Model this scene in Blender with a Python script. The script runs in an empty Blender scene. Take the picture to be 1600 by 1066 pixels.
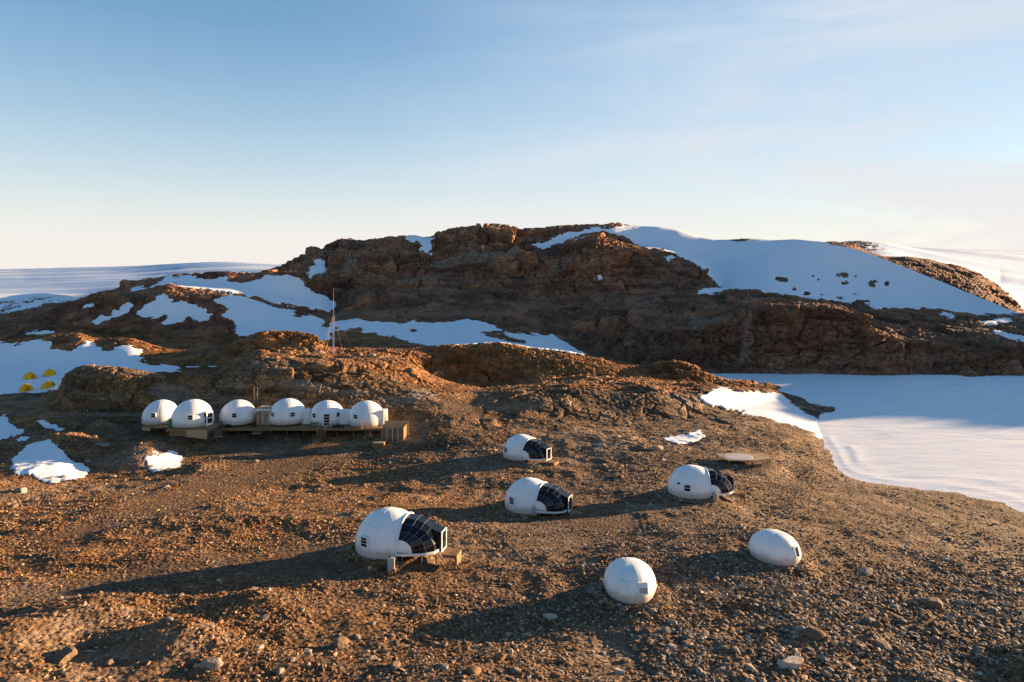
import bpy, bmesh, math, random
import numpy as np
from mathutils import Vector, Matrix
R_ = math.radians
random.seed(7); RNG = np.random.default_rng(11)
SC = bpy.context.scene; COL = SC.collection

# ------------------------------------------------------------------ camera
F = 1067.0; HZ = 425.0; CZ = 30.0           # focal length in photo pixels, eye-level row, camera height over the lake
cd = bpy.data.cameras.new('camera'); cam = bpy.data.objects.new('camera', cd); COL.objects.link(cam)
cam.location = (0, 0, CZ); cam.rotation_euler = (R_(90), 0, 0)
cd.sensor_width = 36; cd.lens = 36 * F / 1600; cd.shift_y = -(533 - HZ) / 1600
cd.clip_start = 0.5; cd.clip_end = 40000
SC.camera = cam
# ------------------------------------------------------------------ world and sun
SUN_EL, SUN_AZ = R_(6.9), R_(66.0)            # azimuth clockwise from +Y (view direction)
SUNV = np.array([math.sin(SUN_AZ) * math.cos(SUN_EL), math.cos(SUN_AZ) * math.cos(SUN_EL), math.sin(SUN_EL)])
W = bpy.data.worlds.new('World'); SC.world = W; W.use_nodes = True
wn, wl = W.node_tree.nodes, W.node_tree.links
wn.clear()
sky = wn.new('ShaderNodeTexSky'); sky.sky_type = 'NISHITA'; sky.sun_disc = False
sky.sun_elevation = SUN_EL; sky.sun_rotation = SUN_AZ; sky.altitude = 300; sky.air_density = 1.0; sky.dust_density = 0.3; sky.ozone_density = 2.4
bg = wn.new('ShaderNodeBackground'); bg.inputs['Strength'].default_value = 0.0625
wo = wn.new('ShaderNodeOutputWorld')
# thin veil of high cloud and ice haze, thicker towards the horizon and the sun
def wmath(op, a, b=None, c=None):
    n = wn.new('ShaderNodeMath'); n.operation = op
    for i, v in enumerate((a, b, c)):
        if v is None: continue
        if isinstance(v, (int, float)): n.inputs[i].default_value = v
        else: wl.new(v, n.inputs[i])
    return n.outputs[0]
tc = wn.new('ShaderNodeTexCoord'); sxyz = wn.new('ShaderNodeSeparateXYZ'); wl.new(tc.outputs['Generated'], sxyz.inputs[0])
hz = wn.new('ShaderNodeValToRGB'); wl.new(sxyz.outputs[2], hz.inputs[0]); er = hz.color_ramp
for i, (p, v) in enumerate([(0, 1.0), (.05, .93), (.115, .66), (.2, .42), (.32, .21), (.6, .04)]):
    e = er.elements[i] if i < 2 else er.elements.new(p)
    e.position = p; e.color = (v, v, v, 1)
vd = wn.new('ShaderNodeVectorMath'); vd.operation = 'DOT_PRODUCT'; wl.new(tc.outputs['Generated'], vd.inputs[0]); vd.inputs[1].default_value = (math.sin(SUN_AZ), math.cos(SUN_AZ), .1)
near_sun = wn.new('ShaderNodeMapRange'); near_sun.interpolation_type = 'SMOOTHSTEP'; wl.new(vd.outputs['Value'], near_sun.inputs[0]); near_sun.inputs[1].default_value = .05; near_sun.inputs[2].default_value = 1.0; near_sun.inputs[4].default_value = .70
mpw = wn.new('ShaderNodeMapping'); mpw.inputs['Rotation'].default_value = (0.0, .30, .3); mpw.inputs['Scale'].default_value = (2.2, 2.2, 11); wl.new(tc.outputs['Generated'], mpw.inputs[0])
cir = wn.new('ShaderNodeTexNoise'); cir.inputs['Scale'].default_value = 1.0; cir.inputs['Detail'].default_value = 6; cir.inputs['Roughness'].default_value = .55; cir.inputs['Distortion'].default_value = .5; wl.new(mpw.outputs[0], cir.inputs['Vector'])
streak = wmath('MULTIPLY', wmath('MULTIPLY', wmath('SUBTRACT', cir.outputs[0], .45), 2.6), near_sun.outputs[0])
hi_fade = wn.new('ShaderNodeMapRange'); hi_fade.interpolation_type = 'SMOOTHSTEP'; wl.new(sxyz.outputs[2], hi_fade.inputs[0]); hi_fade.inputs[1].default_value = .25; hi_fade.inputs[2].default_value = .65; hi_fade.inputs[3].default_value = 1; hi_fade.inputs[4].default_value = 0
ns_lo = wmath('MULTIPLY', near_sun.outputs[0], hi_fade.outputs[0])
veil = wmath('ADD', hz.outputs[0], wmath('MULTIPLY', wmath('SUBTRACT', 1.0, hz.outputs[0]), ns_lo))
veil = wmath('ADD', veil, streak); cl = wn.new('ShaderNodeClamp'); wl.new(veil, cl.inputs[0])
vm = wn.new('ShaderNodeMix'); vm.data_type = 'RGBA'; wl.new(cl.outputs[0], vm.inputs[0]); hs = wn.new('ShaderNodeHueSaturation'); hs.inputs['Saturation'].default_value = 1.26; wl.new(sky.outputs[0], hs.inputs['Color']); wl.new(hs.outputs[0], vm.inputs[6]); vc = wn.new('ShaderNodeValToRGB'); wl.new(sxyz.outputs[2], vc.inputs[0]); ve = vc.color_ramp
for i, (p, c) in enumerate([(0, (1.0, .93, .88)), (.05, (.97, .935, .905)), (.13, (.84, .885, .93)), (.26, (.70, .80, .92))]):
    e = ve.elements[i] if i < 2 else ve.elements.new(p)
    e.position = p; e.color = (*c, 1)
vs_ = wn.new('ShaderNodeMix'); vs_.data_type = 'RGBA'; vs_.blend_type = 'MULTIPLY'; vs_.inputs[0].default_value = 1; wl.new(vc.outputs[0], vs_.inputs[6]); vs_.inputs[7].default_value = (3.55, 3.55, 3.55, 1); wl.new(vs_.outputs[2], vm.inputs[7])
wl.new(vm.outputs[2], bg.inputs['Color']); wl.new(bg.outputs[0], wo.inputs['Surface'])
sd = bpy.data.lights.new('sun', 'SUN'); sun = bpy.data.objects.new('sun', sd); COL.objects.link(sun)
sd.energy = 5.0; sd.angle = R_(0.6); sd.color = (1.0, 0.67, 0.37)
sun.rotation_euler = Vector(-SUNV).to_track_quat('-Z', 'Y').to_euler()
SC.view_settings.view_transform = 'Standard'; SC.view_settings.look = 'None'
SC.view_settings.exposure = 2.08; SC.view_settings.gamma = 1.0; SC.view_settings.use_curve_mapping = False

# ------------------------------------------------------------------ numpy noise
def h3(ix, iy, iz, seed):
    with np.errstate(over='ignore'):
        h = ix.astype(np.uint32) * np.uint32(374761393) + iy.astype(np.uint32) * np.uint32(668265263) + iz.astype(np.uint32) * np.uint32(2147483647 - 91) + np.uint32(seed * 974711 + 12345)
        h = (h ^ (h >> np.uint32(13))) * np.uint32(1274126177)
        h = (h ^ (h >> np.uint32(16))) * np.uint32(2246822519)
        h = h ^ (h >> np.uint32(15))
    return h.astype(np.float32) * np.float32(1 / 4294967296.0)
def vnoise(x, y, z, seed=0):
    x = np.asarray(x, np.float32); y = np.asarray(y, np.float32); z = np.asarray(z, np.float32)
    fx, fy, fz = np.floor(x), np.floor(y), np.floor(z)
    ix, iy, iz = fx.astype(np.int32), fy.astype(np.int32), fz.astype(np.int32)
    u, v, w = x - fx, y - fy, z - fz
    u = u * u * u * (u * (u * 6 - 15) + 10); v = v * v * v * (v * (v * 6 - 15) + 10); w = w * w * w * (w * (w * 6 - 15) + 10)
    r = 0
    for a in (0, 1):
        for b in (0, 1):
            for c in (0, 1):
                r = r + h3(ix + a, iy + b, iz + c, seed) * ((u if a else 1 - u) * (v if b else 1 - v) * (w if c else 1 - w))
    return r * 2 - 1
def fbm(x, y, z, wl_, octv, seed=0, gain=0.5, ridged=False):
    s = 1.0 / wl_; a = 1.0; r = 0; t = 0
    for o in range(octv):
        n = vnoise(x * s + 17.3 * o, y * s - 9.1 * o, z * s + 4.7 * o, seed + o)
        if ridged: n = 1 - 2 * np.abs(n)
        r = r + a * n; t += a; a *= gain; s *= 2.03
    return r / t
def cells(x, y, z, seed):
    """nearest and second nearest cell distance plus a random value of the nearest cell"""
    x = np.asarray(x, np.float32); y = np.asarray(y, np.float32); z = np.asarray(z, np.float32)
    bx, by, bz = np.floor(x - .5), np.floor(y - .5), np.floor(z - .5)
    f1 = np.full(x.shape, 9, np.float32); f2 = f1.copy(); rv = np.zeros(x.shape, np.float32)
    for a in (0, 1):
        for b in (0, 1):
            for c in (0, 1):
                cx, cy, cz = bx + a, by + b, bz + c
                ix, iy, iz = cx.astype(np.int32), cy.astype(np.int32), cz.astype(np.int32)
                r1 = h3(ix, iy, iz, seed); r2 = h3(ix, iy, iz, seed + 31); r3 = h3(ix, iy, iz, seed + 57)
                d = np.sqrt((cx + .15 + .7 * r1 - x) ** 2 + (cy + .15 + .7 * r2 - y) ** 2 + (cz + .15 + .7 * r3 - z) ** 2)
                new = d < f1
                f2 = np.where(new, f1, np.minimum(f2, d)); rv = np.where(new, h3(ix, iy, iz, seed + 101), rv); f1 = np.where(new, d, f1)
    return f1, f2, rv
def sstep(a, b, x):
    t = np.clip((x - a) / (b - a), 0, 1); return t * t * (3 - 2 * t)

# ------------------------------------------------------------------ terrain profile lines: breaks of slope, near to far
PXG = np.arange(-900, 2701, 2.0)
def smooth(a, s=3):
    w = max(12, int(3 * s)); k = np.exp(-.5 * (np.arange(-w, w + 1) / s) ** 2); k /= k.sum()
    return np.convolve(np.pad(a, w, mode='edge'), k, mode='valid')
LINES = []      # (d over PXG, z over PXG, rock amplitude over PXG, rows to the next line)
def line_yz(pts, rock, rows, s=6):
    p = np.array(pts, float); y = np.interp(PXG, p[:, 0], p[:, 1]); z = np.interp(PXG, p[:, 0], p[:, 2])
    d = (CZ - z) * F / (y - HZ)
    LINES.append((smooth(d, 8), smooth(z, s), ramp(rock), rows))
def line_dy(pts, rock, rows, s=1.6):
    p = np.array(pts, float); d = smooth(np.interp(PXG, p[:, 0], p[:, 1]), 8); y0 = np.interp(PXG, p[:, 0], p[:, 2]); y = smooth(y0, s)
    if p[0, 1] >= 700: f = sstep(900, 1150, PXG) if p[0, 1] < 3000 else 0; y = smooth(y0, 16) * (1 - f) + smooth(y0, 4) * f
    LINES.append((d, np.maximum(CZ - (y - HZ) * d / F, -1.3), ramp(rock), rows))
def ramp(r):
    if not isinstance(r, list): return np.full(PXG.shape, float(r))
    p = np.array(r, float); return smooth(np.interp(PXG, p[:, 0], p[:, 1]), 8)
L0 = np.full(PXG.shape, 0.0)
LINES.append((L0 + 6, np.interp(PXG, [-900, 800, 2700], [9.2, 8.4, 7.2]), L0, 6))
LINES.append((L0 + 26, np.interp(PXG, [-900, 0, 400, 800, 1600, 2700], [13.0, 10.6, 9.3, 8.2, 6.4, 4.0]), L0, 90))
line_yz([(-900,1000,12.5),(0,1000,9.9),(400,1000,8.8),(800,1000,8.0),(1200,1000,7.0),(1600,1000,5.5),(2200,1000,3.0),(2700,1000,1.5)], 0, 110)
line_yz([(-900,890,8.2),(0,890,8.0),(300,890,8.0),(590,890,8.0),(983,890,7.5),(1210,890,6.6),(1400,890,5.0),(1600,890,3.2),(2200,890,-.8),(2700,890,-1)], 0, 100)
line_yz([(-900,800,7.6),(0,800,7.0),(400,800,6.4),(830,800,5.3),(1085,800,5.3),(1300,800,3.3),(1500,800,1.0),(1590,800,-.02),(1640,800,-.6),(1800,800,-1.2),(2700,800,-1.2)], 0, 90)
line_yz([(-900,725,2.6),(0,725,3.3),(200,725,3.6),(400,725,3.4),(560,725,3.5),(640,725,3.9),(815,725,4.1),(1000,725,4.1),(1160,725,3.4),(1250,725,1.6),(1305,725,0.0),(1330,725,-.6),(1400,725,-1.2),(2700,725,-1.2)], 0, 75)
line_yz([(-900,668,3.6),(0,668,4.4),(200,668,4.3),(250,668,4.15),(555,668,4.15),(600,668,4.8),(700,668,5.0),(900,668,4.6),(1100,668,3.4),(1200,668,2.1),(1262,668,.5),(1285,668,-.2),(1310,668,-.7),(1400,668,-1.2),(2700,668,-1.2)], [(-900,.1),(600,.1),(800,.2),(1200,.3),(1300,0)], 50)
line_yz([(-900,630,6.0),(0,630,6.3),(80,636,6.4),(120,642,6.4),(640,642,6.4),(700,648,6.1),(850,656,4.9),(1000,656,3.9),(1100,648,3.0),(1200,630,2.0),(1240,628,.7),(1262,634,.14),(1290,638,.12),(1308,640,.10),(1318,640,-.5),(1400,640,-1.2),(2700,640,-1.2)],
        [(-900,.2),(60,.2),(120,.5),(640,.5),(720,.4),(1000,.6),(1230,.4),(1320,0)], 95, 3)
# outcrop crest behind the camp
line_dy([(-900,134,608),(0,133,609),(84,131,608),(99,124,592),(112,123.5,580),(130,124,573),(160,124.5,574),(190,125,577),(222,125,583),(240,125,588),(300,126,589),(340,127,585),(358,127.5,575),(372,128,565),(410,129,556),(450,129,562),(500,129,569),(560,129,577),(620,129,592),(680,127,612),(740,128,622),(800,129,615),(850,130,611),(900,131,610),(950,133,613),(1000,135,609),(1050,138,612),(1100,141,610),(1160,147,612),(1200,152,610),(1230,160,617),(1250,164,621),(1275,164,625),(1320,160,632),(1400,165,627),(2700,165,627)],
        [(-900,.05),(80,.1),(100,1.0),(600,1.0),(680,.6),(760,.6),(850,1.2),(1100,1.3),(1220,.6),(1300,0)], 34)
line_dy([(-900,144,596),(0,143,597),(90,142,596),(130,138,594),(240,137,592),(300,138,590),(340,138,582),(370,140,561),(410,141,549),(450,141,550),(500,141,553),(560,142,554),(600,142,554),(620,142,556),(650,142,570),(680,142,588),(700,142,597),(745,143,607),(800,144,603),(850,145,598),(920,147,592),(1000,150,597),(1100,155,602),(1200,162,606),(1230,166,614),(1250,170,620),(1300,172,622),(1400,175,621),(2700,175,621)],
        [(-900,.05),(80,.05),(120,.7),(300,.8),(500,.8),(620,.7),(760,.7),(850,1.1),(1200,1.1),(1300,0)], 30)
line_dy([(-900,158,570),(0,158,572),(100,157,571),(200,153,570),(280,152,576),(300,152,574),(340,150,568),(385,149,548),(400,149,545),(450,149,545),(500,149,552),(560,151,557),(600,152,558),(650,155,575),(700,157,598),(745,158,608),(800,159,598),(850,159,590),(930,161,586),(1000,163,590),(1100,165,601),(1200,168,608),(1230,170,614),(1250,174,618),(1400,178,616),(2700,178,616)],
        [(-900,.1),(280,.15),(340,1.0),(500,1.2),(620,.7),(760,.9),(1200,1.2),(1300,0)], 80)
line_dy([(-900,175,532),(0,172,534),(30,172,531),(60,172,527),(100,172,524),(125,172,521),(150,172,529),(180,172,527),(205,172,529),(230,172,536),(250,171,543),(270,170,548),(300,168,552),(330,163,549),(350,160,545),(370,158,536),(398,155,522),(412,155,518),(430,155,517),(450,155,517),(470,155,519),(488,155,524),(500,155,534),(508,156,546),(530,157,550),(560,158,549),(600,160,550),(640,165,545),(690,168,541),(740,170,538),(780,170,536),(830,170,545),(870,171,548),(900,172,553),(950,173,562),(1000,173,573),(1030,172,567),(1060,171,566),(1085,171,571),(1100,171,580),(1120,171,590),(1160,171,596),(1200,171,602),(1218,171,608),(1226,172,614),(1240,175,617),(1400,182,616),(2700,182,616)],
        [(-900,.9),(250,.9),(340,1.0),(510,1.2),(640,1.0),(1200,1.3),(1240,0)], 16)
line_dy([(-900,195,532),(0,195,533),(100,195,528),(200,195,531),(250,192,540),(300,188,543),(350,186,541),(400,185,531),(450,183,530),(500,182,541),(560,186,543),(640,190,543),(700,195,540),(780,195,537),(850,195,548),(905,195,560),(950,194,574),(1000,193,586),(1060,192,592),(1110,190,597),(1400,189,599),(2000,182,604),(2700,165,622)],
        [(-900,.6),(400,.6),(520,.6),(640,.3),(900,.2),(1000,.6),(1100,0),(2700,0)], 50)
# foot of the mountain, far shore of the lake
line_dy([(-900,204,515),(0,203,524),(60,203,516),(100,202,510),(200,202,508),(250,200,520),(300,198,524),(400,197,517),(500,200,520),(540,214,508),(560,222,503),(640,230,504),(700,232,506),(740,234,501),(760,235,506),(800,234,514),(830,232,522),(880,225,540),(905,218,552),(950,210,574),(1000,203,586),(1110,200.5,586),(1200,200,586.5),(1400,198,588),(1600,196,590),(1700,195,591),(2000,183,596),(2300,172,606),(2500,164,616),(2700,150,636)],
        [(-900,1.0),(520,1.0),(640,.5),(900,.6),(1000,1.2),(2700,1.2)], 120)
line_dy([(-900,222,540),(-100,222,525),(0,222,515),(12,222,513),(48,222,497),(90,222,479),(129,222,467),(150,222,458),(186,222,456),(210,222,456),(237,222,450),(264,222,443),(288,222,450),(330,222,455),(360,222,458),(390,223,467),(420,224,476),(480,228,485),(520,238,494),(545,252,482),(560,256,470),(640,262,466),(700,264,468),(760,264,470),(830,258,488),(880,250,505),(905,244,512),(950,233,520),(1000,222,520),(1050,216,515),(1100,213,503),(1150,212,492),(1200,211,482),(1250,211,478),(1300,210,482),(1340,209,492),(1358,207,508),(1368,207,526),(1385,211,529),(1400,212,530),(1450,211,532),(1500,210,535),(1600,208,540),(1700,206,534),(1800,206,520),(1900,206,506),(2000,205,491),(2100,202,481),(2200,198,479),(2300,194,490),(2400,188,510),(2500,180,520),(2700,168,570)],
        [(-900,1.6),(400,1.5),(560,1.2),(830,1.2),(950,1.6),(1100,2.1),(2700,1.9)], 66)
line_dy([(-900,240,520),(0,238,505),(100,238,482),(150,238,464),(186,238,458),(210,238,453),(237,238,450),(264,238,446),(300,238,446),(360,238,449),(420,240,459),(480,248,470),(520,264,472),(560,282,440),(640,292,430),(700,292,428),(760,292,428),(830,285,453),(880,276,468),(930,268,460),(1000,262,457),(1050,258,458),(1100,255,462),(1200,252,462),(1250,252,469),(1300,252,478),(1400,252,487),(1500,252,492),(1600,250,500),(1800,250,470),(1900,255,430),(2000,262,418),(2200,270,425),(2300,265,440),(2500,260,520),(2700,260,540)],
        [(-900,1.2),(400,1.0),(520,1.4),(640,2.0),(1100,1.3),(1600,1.0),(2700,1.5)], 80)
line_dy([(-900,256,520),(0,256,508),(100,256,486),(170,256,461),(190,256,455),(207,256,441),(228,256,437),(249,256,434),(267,256,427),(288,256,429),(312,256,429),(354,256,426),(384,256,426),(420,258,424),(440,262,423),(470,272,428),(500,286,432),(540,300,415),(600,308,400),(700,309,395),(760,309,396),(830,306,405),(860,305,395),(885,304,380),(900,304,374),(918,304,368),(935,304,365),(960,304,371),(1000,304,387),(1030,303,393),(1050,302,397),(1080,298,410),(1100,294,424),(1112,288,440),(1130,276,448),(1200,274,440),(1250,275,445),(1300,276,452),(1400,278,465),(1500,282,479),(1600,280,492),(1800,285,460),(2000,300,420),(2200,310,450),(2700,320,520)],
        [(-900,1.2),(400,1.2),(520,2.2),(830,2.2),(1000,2.2),(1110,1.4),(1180,.3),(1600,.4),(1800,1.5)], 26)
line_dy([(-900,300,515),(0,300,500),(200,295,456),(300,295,440),(400,295,433),(450,298,424),(480,302,410),(540,316,388),(600,321,381),(700,321,376),(800,321,374),(850,325,386),(900,328,376),(935,330,370),(1000,328,386),(1050,326,388),(1112,315,412),(1130,308,414),(1200,304,404),(1250,304,406),(1300,304,414),(1400,306,440),(1500,308,468),(1600,306,492),(1800,310,450),(2000,330,405),(2200,340,440),(2700,350,520)],
        [(-900,1),(400,1.2),(520,2.2),(830,2.2),(900,1.0),(1000,.5),(1110,.2),(1600,.2),(1800,1.5)], 70)
line_dy([(-900,440,470),(-100,440,470),(0,440,466),(20,440,462),(60,440,459),(110,440,463),(128,438,470),(200,400,458),(300,360,440),(400,335,430),(432,330,421),(462,330,408),(480,330,401),(500,332,387),(512,333,377),(522,334,373),(560,335,373),(600,336,370),(640,336,365),(662,336,371),(676,336,371),(690,336,365),(700,336,362),(730,336,361),(752,336,353),(800,336,352),(815,336,355),(850,340,356),(880,346,353),(920,352,352),(960,356,348),(985,358,352),(1000,358,354),(1030,356,355),(1060,354,360),(1090,350,370),(1120,344,376),(1150,340,374),(1180,338,374),(1210,337,376),(1240,336,374),(1280,335,377),(1300,335,381),(1340,335,392),(1380,335,405),(1420,335,420),(1500,334,454),(1560,333,478),(1600,332,493),(1640,370,500),(1700,425,440),(1745,432,330),(1762,430,272),(1780,428,275),(1800,425,300),(1900,395,304),(2000,372,328),(2200,365,425),(2700,360,480)],  # the steep peak far right is added, out of view, to shade the snow slope
        [(-900,1.2),(200,1.2),(480,1.8),(980,1.2),(1020,.3),(1130,.4),(1600,.2),(1800,1.5)], 8)
line_dy([(-900,480,480),(0,480,475),(128,480,480),(300,480,445),(480,480,415),(600,480,383),(980,480,362),(1120,480,388),(1280,480,388),(1340,480,398),(1380,480,415),(1420,478,430),(1500,470,463),(1600,462,500),(1700,470,480),(1762,475,300),(1800,475,340),(2000,460,400),(2700,450,420)], 1.2, 50)
line_dy([(-900,540,470),(0,540,472),(128,540,474),(300,540,450),(480,540,420),(600,540,395),(980,540,375),(1150,540,392),(1240,540,386),(1282,540,380),(1300,540,378),(1325,540,380),(1345,540,388),(1370,540,398),(1385,540,401),(1420,540,401),(1450,540,405),(1470,540,410),(1500,540,415),(1530,540,427),(1545,540,436),(1560,540,448),(1580,540,466),(1600,540,485),(1700,540,520),(2700,540,520)],
        [(-900,.8),(1200,.8),(1280,.6),(1400,.6),(1600,.6),(1750,.5)], 8)
line_dy([(-900,700,460),(0,700,459),(125,700,460),(200,700,452),(400,700,440),(480,700,425),(600,700,405),(1280,700,392),(1390,700,402),(1450,700,414),(1500,700,428),(1600,700,455),(2700,700,480)], [(-900,.5),(1200,.5),(1280,1.5),(1350,.4),(2700,.3)], 40)
line_dy([(-900,1200,446),(0,1200,446),(200,1200,441),(400,1200,430),(500,1200,421),(600,1200,400),(1250,1200,395),(1300,1200,386),(1322,1200,378),(1350,1200,378),(1372,1200,380),(1395,1200,384),(1440,1200,393),(1500,1200,402),(1600,1200,420),(1700,1200,435),(2700,1200,440)], [(-900,.6),(1280,1),(1320,3),(1390,2),(1440,.5),(2700,.5)], 44)
line_dy([(-900,3800,424),(0,3800,421),(200,3800,417),(280,3800,412),(345,3800,409.5),(400,3800,412),(432,3800,415),(500,3800,418),(1350,3800,396),(1450,3800,391.5),(1600,3800,393),(2000,3800,395),(2700,3800,402)], 1, 5)
line_dy([(-900,9000,424),(0,9000,423),(330,9000,419),(500,9000,421),(1350,9000,404),(1600,9000,402),(2700,9000,410)], 0, 0)
DA = np.array([l[0] for l in LINES]); ZA = np.array([l[1] for l in LINES]); RA = np.array([l[2] for l in LINES]); NR = [l[3] for l in LINES]
DA = np.maximum.accumulate(DA + np.arange(len(LINES))[:, None] * 1e-3, axis=0)
for i in range(1, len(DA)): DA[i] = np.maximum(DA[i], DA[i - 1] + 1.5)
def slopes(D, Z):
    h = np.diff(D, axis=0); s = np.diff(Z, axis=0) / h; m = np.zeros_like(D)
    w1 = 2 * h[1:] + h[:-1]; w2 = h[1:] + 2 * h[:-1]; a, b = s[:-1], s[1:]
    same = a * b > 0
    m[1:-1] = np.where(same, (w1 + w2) / (w1 / np.where(same, a, 1) + w2 / np.where(same, b, 1)), 0)
    m[0] = s[0]; m[-1] = s[-1]; return m
SA = slopes(DA, ZA)
def herm(t, h, z0, z1, m0, m1):
    t2, t3 = t * t, t * t * t
    return (2 * t3 - 3 * t2 + 1) * z0 + (t3 - 2 * t2 + t) * h * m0 + (3 * t2 - 2 * t3) * z1 + (t3 - t2) * h * m1
def base_z(X, Y):
    X = np.atleast_1d(np.asarray(X, float)); Y = np.atleast_1d(np.asarray(Y, float))
    px = 800 + F * X / Y; g = np.clip((px - PXG[0]) / 2, 0, len(PXG) - 1.001); i0 = g.astype(int); fr = g - i0
    D = DA[:, i0] * (1 - fr) + DA[:, i0 + 1] * fr; Z = ZA[:, i0] * (1 - fr) + ZA[:, i0 + 1] * fr; S = SA[:, i0] * (1 - fr) + SA[:, i0 + 1] * fr
    k = np.clip((D <= Y).sum(0) - 1, 0, len(D) - 2); ar = np.arange(len(Y))
    h = D[k + 1, ar] - D[k, ar]
    return herm(np.clip((Y - D[k, ar]) / h, 0, 1), h, Z[k, ar], Z[k + 1, ar], S[k, ar], S[k + 1, ar])
# level pads the shelters stand on: (x, y, z, radius)
def gp(px, d): return ((px - 800) / F * d, d)
def zrow(y, d): return CZ - (y - HZ) * d / F
PADS = []
def pad(px, d, z, r): PADS.append((*gp(px, d), z, r))
MOUNDS = []      # hummocks on the slope, added for the shadows they cast: x, y, height, half-length across, half-length along
def mound(px, d, h, rx, ry): MOUNDS.append(((px - 800) / F * d, d, h, rx, ry))
for a in ((400, 43.5, .9, 2.8, 2.1), (265, 38.0, .9, 2.5, 1.9), (130, 41.5, .8, 2.8, 1.8), (30, 37.5, .7, 2.2, 1.6), (470, 37, .5, 2.2, 1.5), (350, 92, 1.5, 3.6, 4.5), (225, 97, 1.7, 4.0, 5.0), (95, 102, 1.3, 4.0, 5.0), (60, 90, 1.2, 4.0, 3.5), (1640, 41, 1.1, 2.4, 2.2), (1480, 38, .7, 2.0, 1.4), (1330, 60, .7, 3.5, 2.0), (620, 75, .6, 4, 2.2), (700, 104, 1.0, 5, 3), (1180, 60, .5, 3, 1.5), (420, 63, .55, 4, 1.6)): mound(*a)
def relief(X, Y, px):
    """vertical unevenness of the stony near ground"""
    r = .72 * fbm(X, Y * 1.5, 0 * X, 17, 3, 5) + .20 * fbm(X * .8, Y * 1.3, 0 * X, 4.2, 3, 9, ridged=True) + .10 * fbm(X, Y, 0 * X, 1.1, 3, 21)
    ld = sstep(820, 250, px) * sstep(70, 40, Y)
    r = r + ld * .55 * fbm(X * .55, Y * 1.2, 0 * X, 5.5, 3, 61, ridged=True)
    wob = 1 + .5 * fbm(X, Y, 0 * X, 3.5, 2, 66)
    for (a, b, h, rx, ry) in MOUNDS: r = r + h * wob * np.exp(-((X - a) / rx) ** 2 - ((Y - b) / ry) ** 2)
    return r
def ground_z(X, Y):
    X = np.atleast_1d(np.asarray(X, float)); Y = np.atleast_1d(np.asarray(Y, float))
    z = base_z(X, Y); px = 800 + F * X / Y
    w = sstep(140, 112, Y) * sstep(-.8, .9, z)
    z = z + relief(X, Y, px) * w * (1 - .75 * flat_mask(px, z, Y))
    for (a, b, c, r) in PADS:
        q = np.hypot(X - a, Y - b); k = sstep(r * 1.7, r * .85, q); z = z * (1 - k) + c * k
    return z
def gz(x, y): return float(ground_z(x, y)[0])
def inpoly(px, py, poly):
    p = np.array(poly, float); r = np.zeros(px.shape, bool); j = len(p) - 1
    for i in range(len(p)):
        xi, yi, xj, yj = p[i, 0], p[i, 1], p[j, 0], p[j, 1]
        if yi != yj: r ^= ((yi > py) != (yj > py)) & (px < (xj - xi) * (py - yi) / (yj - yi) + xi)
        j = i
    return r
FLAT = [[(330,688),(470,684),(560,690),(560,715),(480,735),(420,760),(300,800),(0,885),(0,850),(200,790),(330,735)],
        [(430,850),(560,845),(580,905),(430,900),(300,905),(0,960),(0,925),(250,880)],
        [(690,640),(750,612),(765,618),(745,650),(690,668)], [(760,830),(900,800),(1000,800),(1010,840),(800,870)], [(140,640),(260,672),(340,690),(200,690),(80,650)]]
def flat_mask(px, z, Y):
    py = HZ + (CZ - z) * F / Y; r = np.zeros(px.shape)
    for p in FLAT:
        P = np.array(p, float); lo, hi = P.min(0) - 30, P.max(0) + 30
        k = (px > lo[0]) & (px < hi[0]) & (py > lo[1]) & (py < hi[1]) & (Y < 135)
        if k.any():
            for q in range(14):
                w_ = 26 * math.sqrt((q + .5) / 14); r[k] += inpoly(px[k] + w_ * math.cos(q * 2.4), py[k] + .45 * w_ * math.sin(q * 2.4), p) / 14
    return np.clip(r, 0, 1)

# pods: px of dome centre, distance, row of the front foot of the dome, axis bearing (deg), label
POD = [(606, 53.6, 877, -13), (826, 72.0, 806, -24), (814, 95.0, 721, -36), (1079.5, 76.0, 782, -1)]
for (px, d, yb, a) in POD: pad(px, d, zrow(yb, d - 2.5), 2.9)
EGG = [(1210, 55.2, 886, -56), (984, 47.2, 944, -94)]
for (px, d, yb, a) in EGG: pad(px, d, zrow(yb, d - 1.8), 2.2)
ROW = [(252, 112.3, 2.85, 665.0), (301.3, 107.0, 3.10, 669.5), (372, 110.6, 2.85, 665.5), (449.5, 111.2, 3.0, 665.0), (511, 111.6, 2.85, 666.2), (572.5, 110.8, 2.93, 668.0)]
for (px, d, r, yb) in ROW: pad(px, d + .3, 4.15 if px < 560 else 4.6, 2.6)
PADS.append((*gp(1162, 96.5), 3.35, 4.2))

# ------------------------------------------------------------------ terrain mesh
COLS = np.concatenate([np.arange(-900, -40, 22), np.arange(-40, 1642, 1.6), np.arange(1650, 2700, 22)]).astype(float)
NC = len(COLS)
def atc(A): return np.array([np.interp(COLS, PXG, a) for a in A])
Dc, Zc, Rc, Sc = atc(DA), atc(ZA), atc(RA), atc(SA)
rowsD, rowsZ, rowsR, segrow = [], [], [], []
for i in range(len(LINES) - 1):
    n = NR[i]; segrow.append(len(rowsD))
    for k in range(n):
        t = k / n; h = Dc[i + 1] - Dc[i]
        if i <= 1: tt = t                                  # even
        else: tt = t
        rowsD.append(Dc[i] + h * tt); rowsZ.append(herm(tt, h, Zc[i], Zc[i + 1], Sc[i], Sc[i + 1])); rowsR.append(Rc[i] * (1 - t) + Rc[i + 1] * t)
segrow.append(len(rowsD)); rowsD.append(Dc[-1]); rowsZ.append(Zc[-1]); rowsR.append(Rc[-1])
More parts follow.
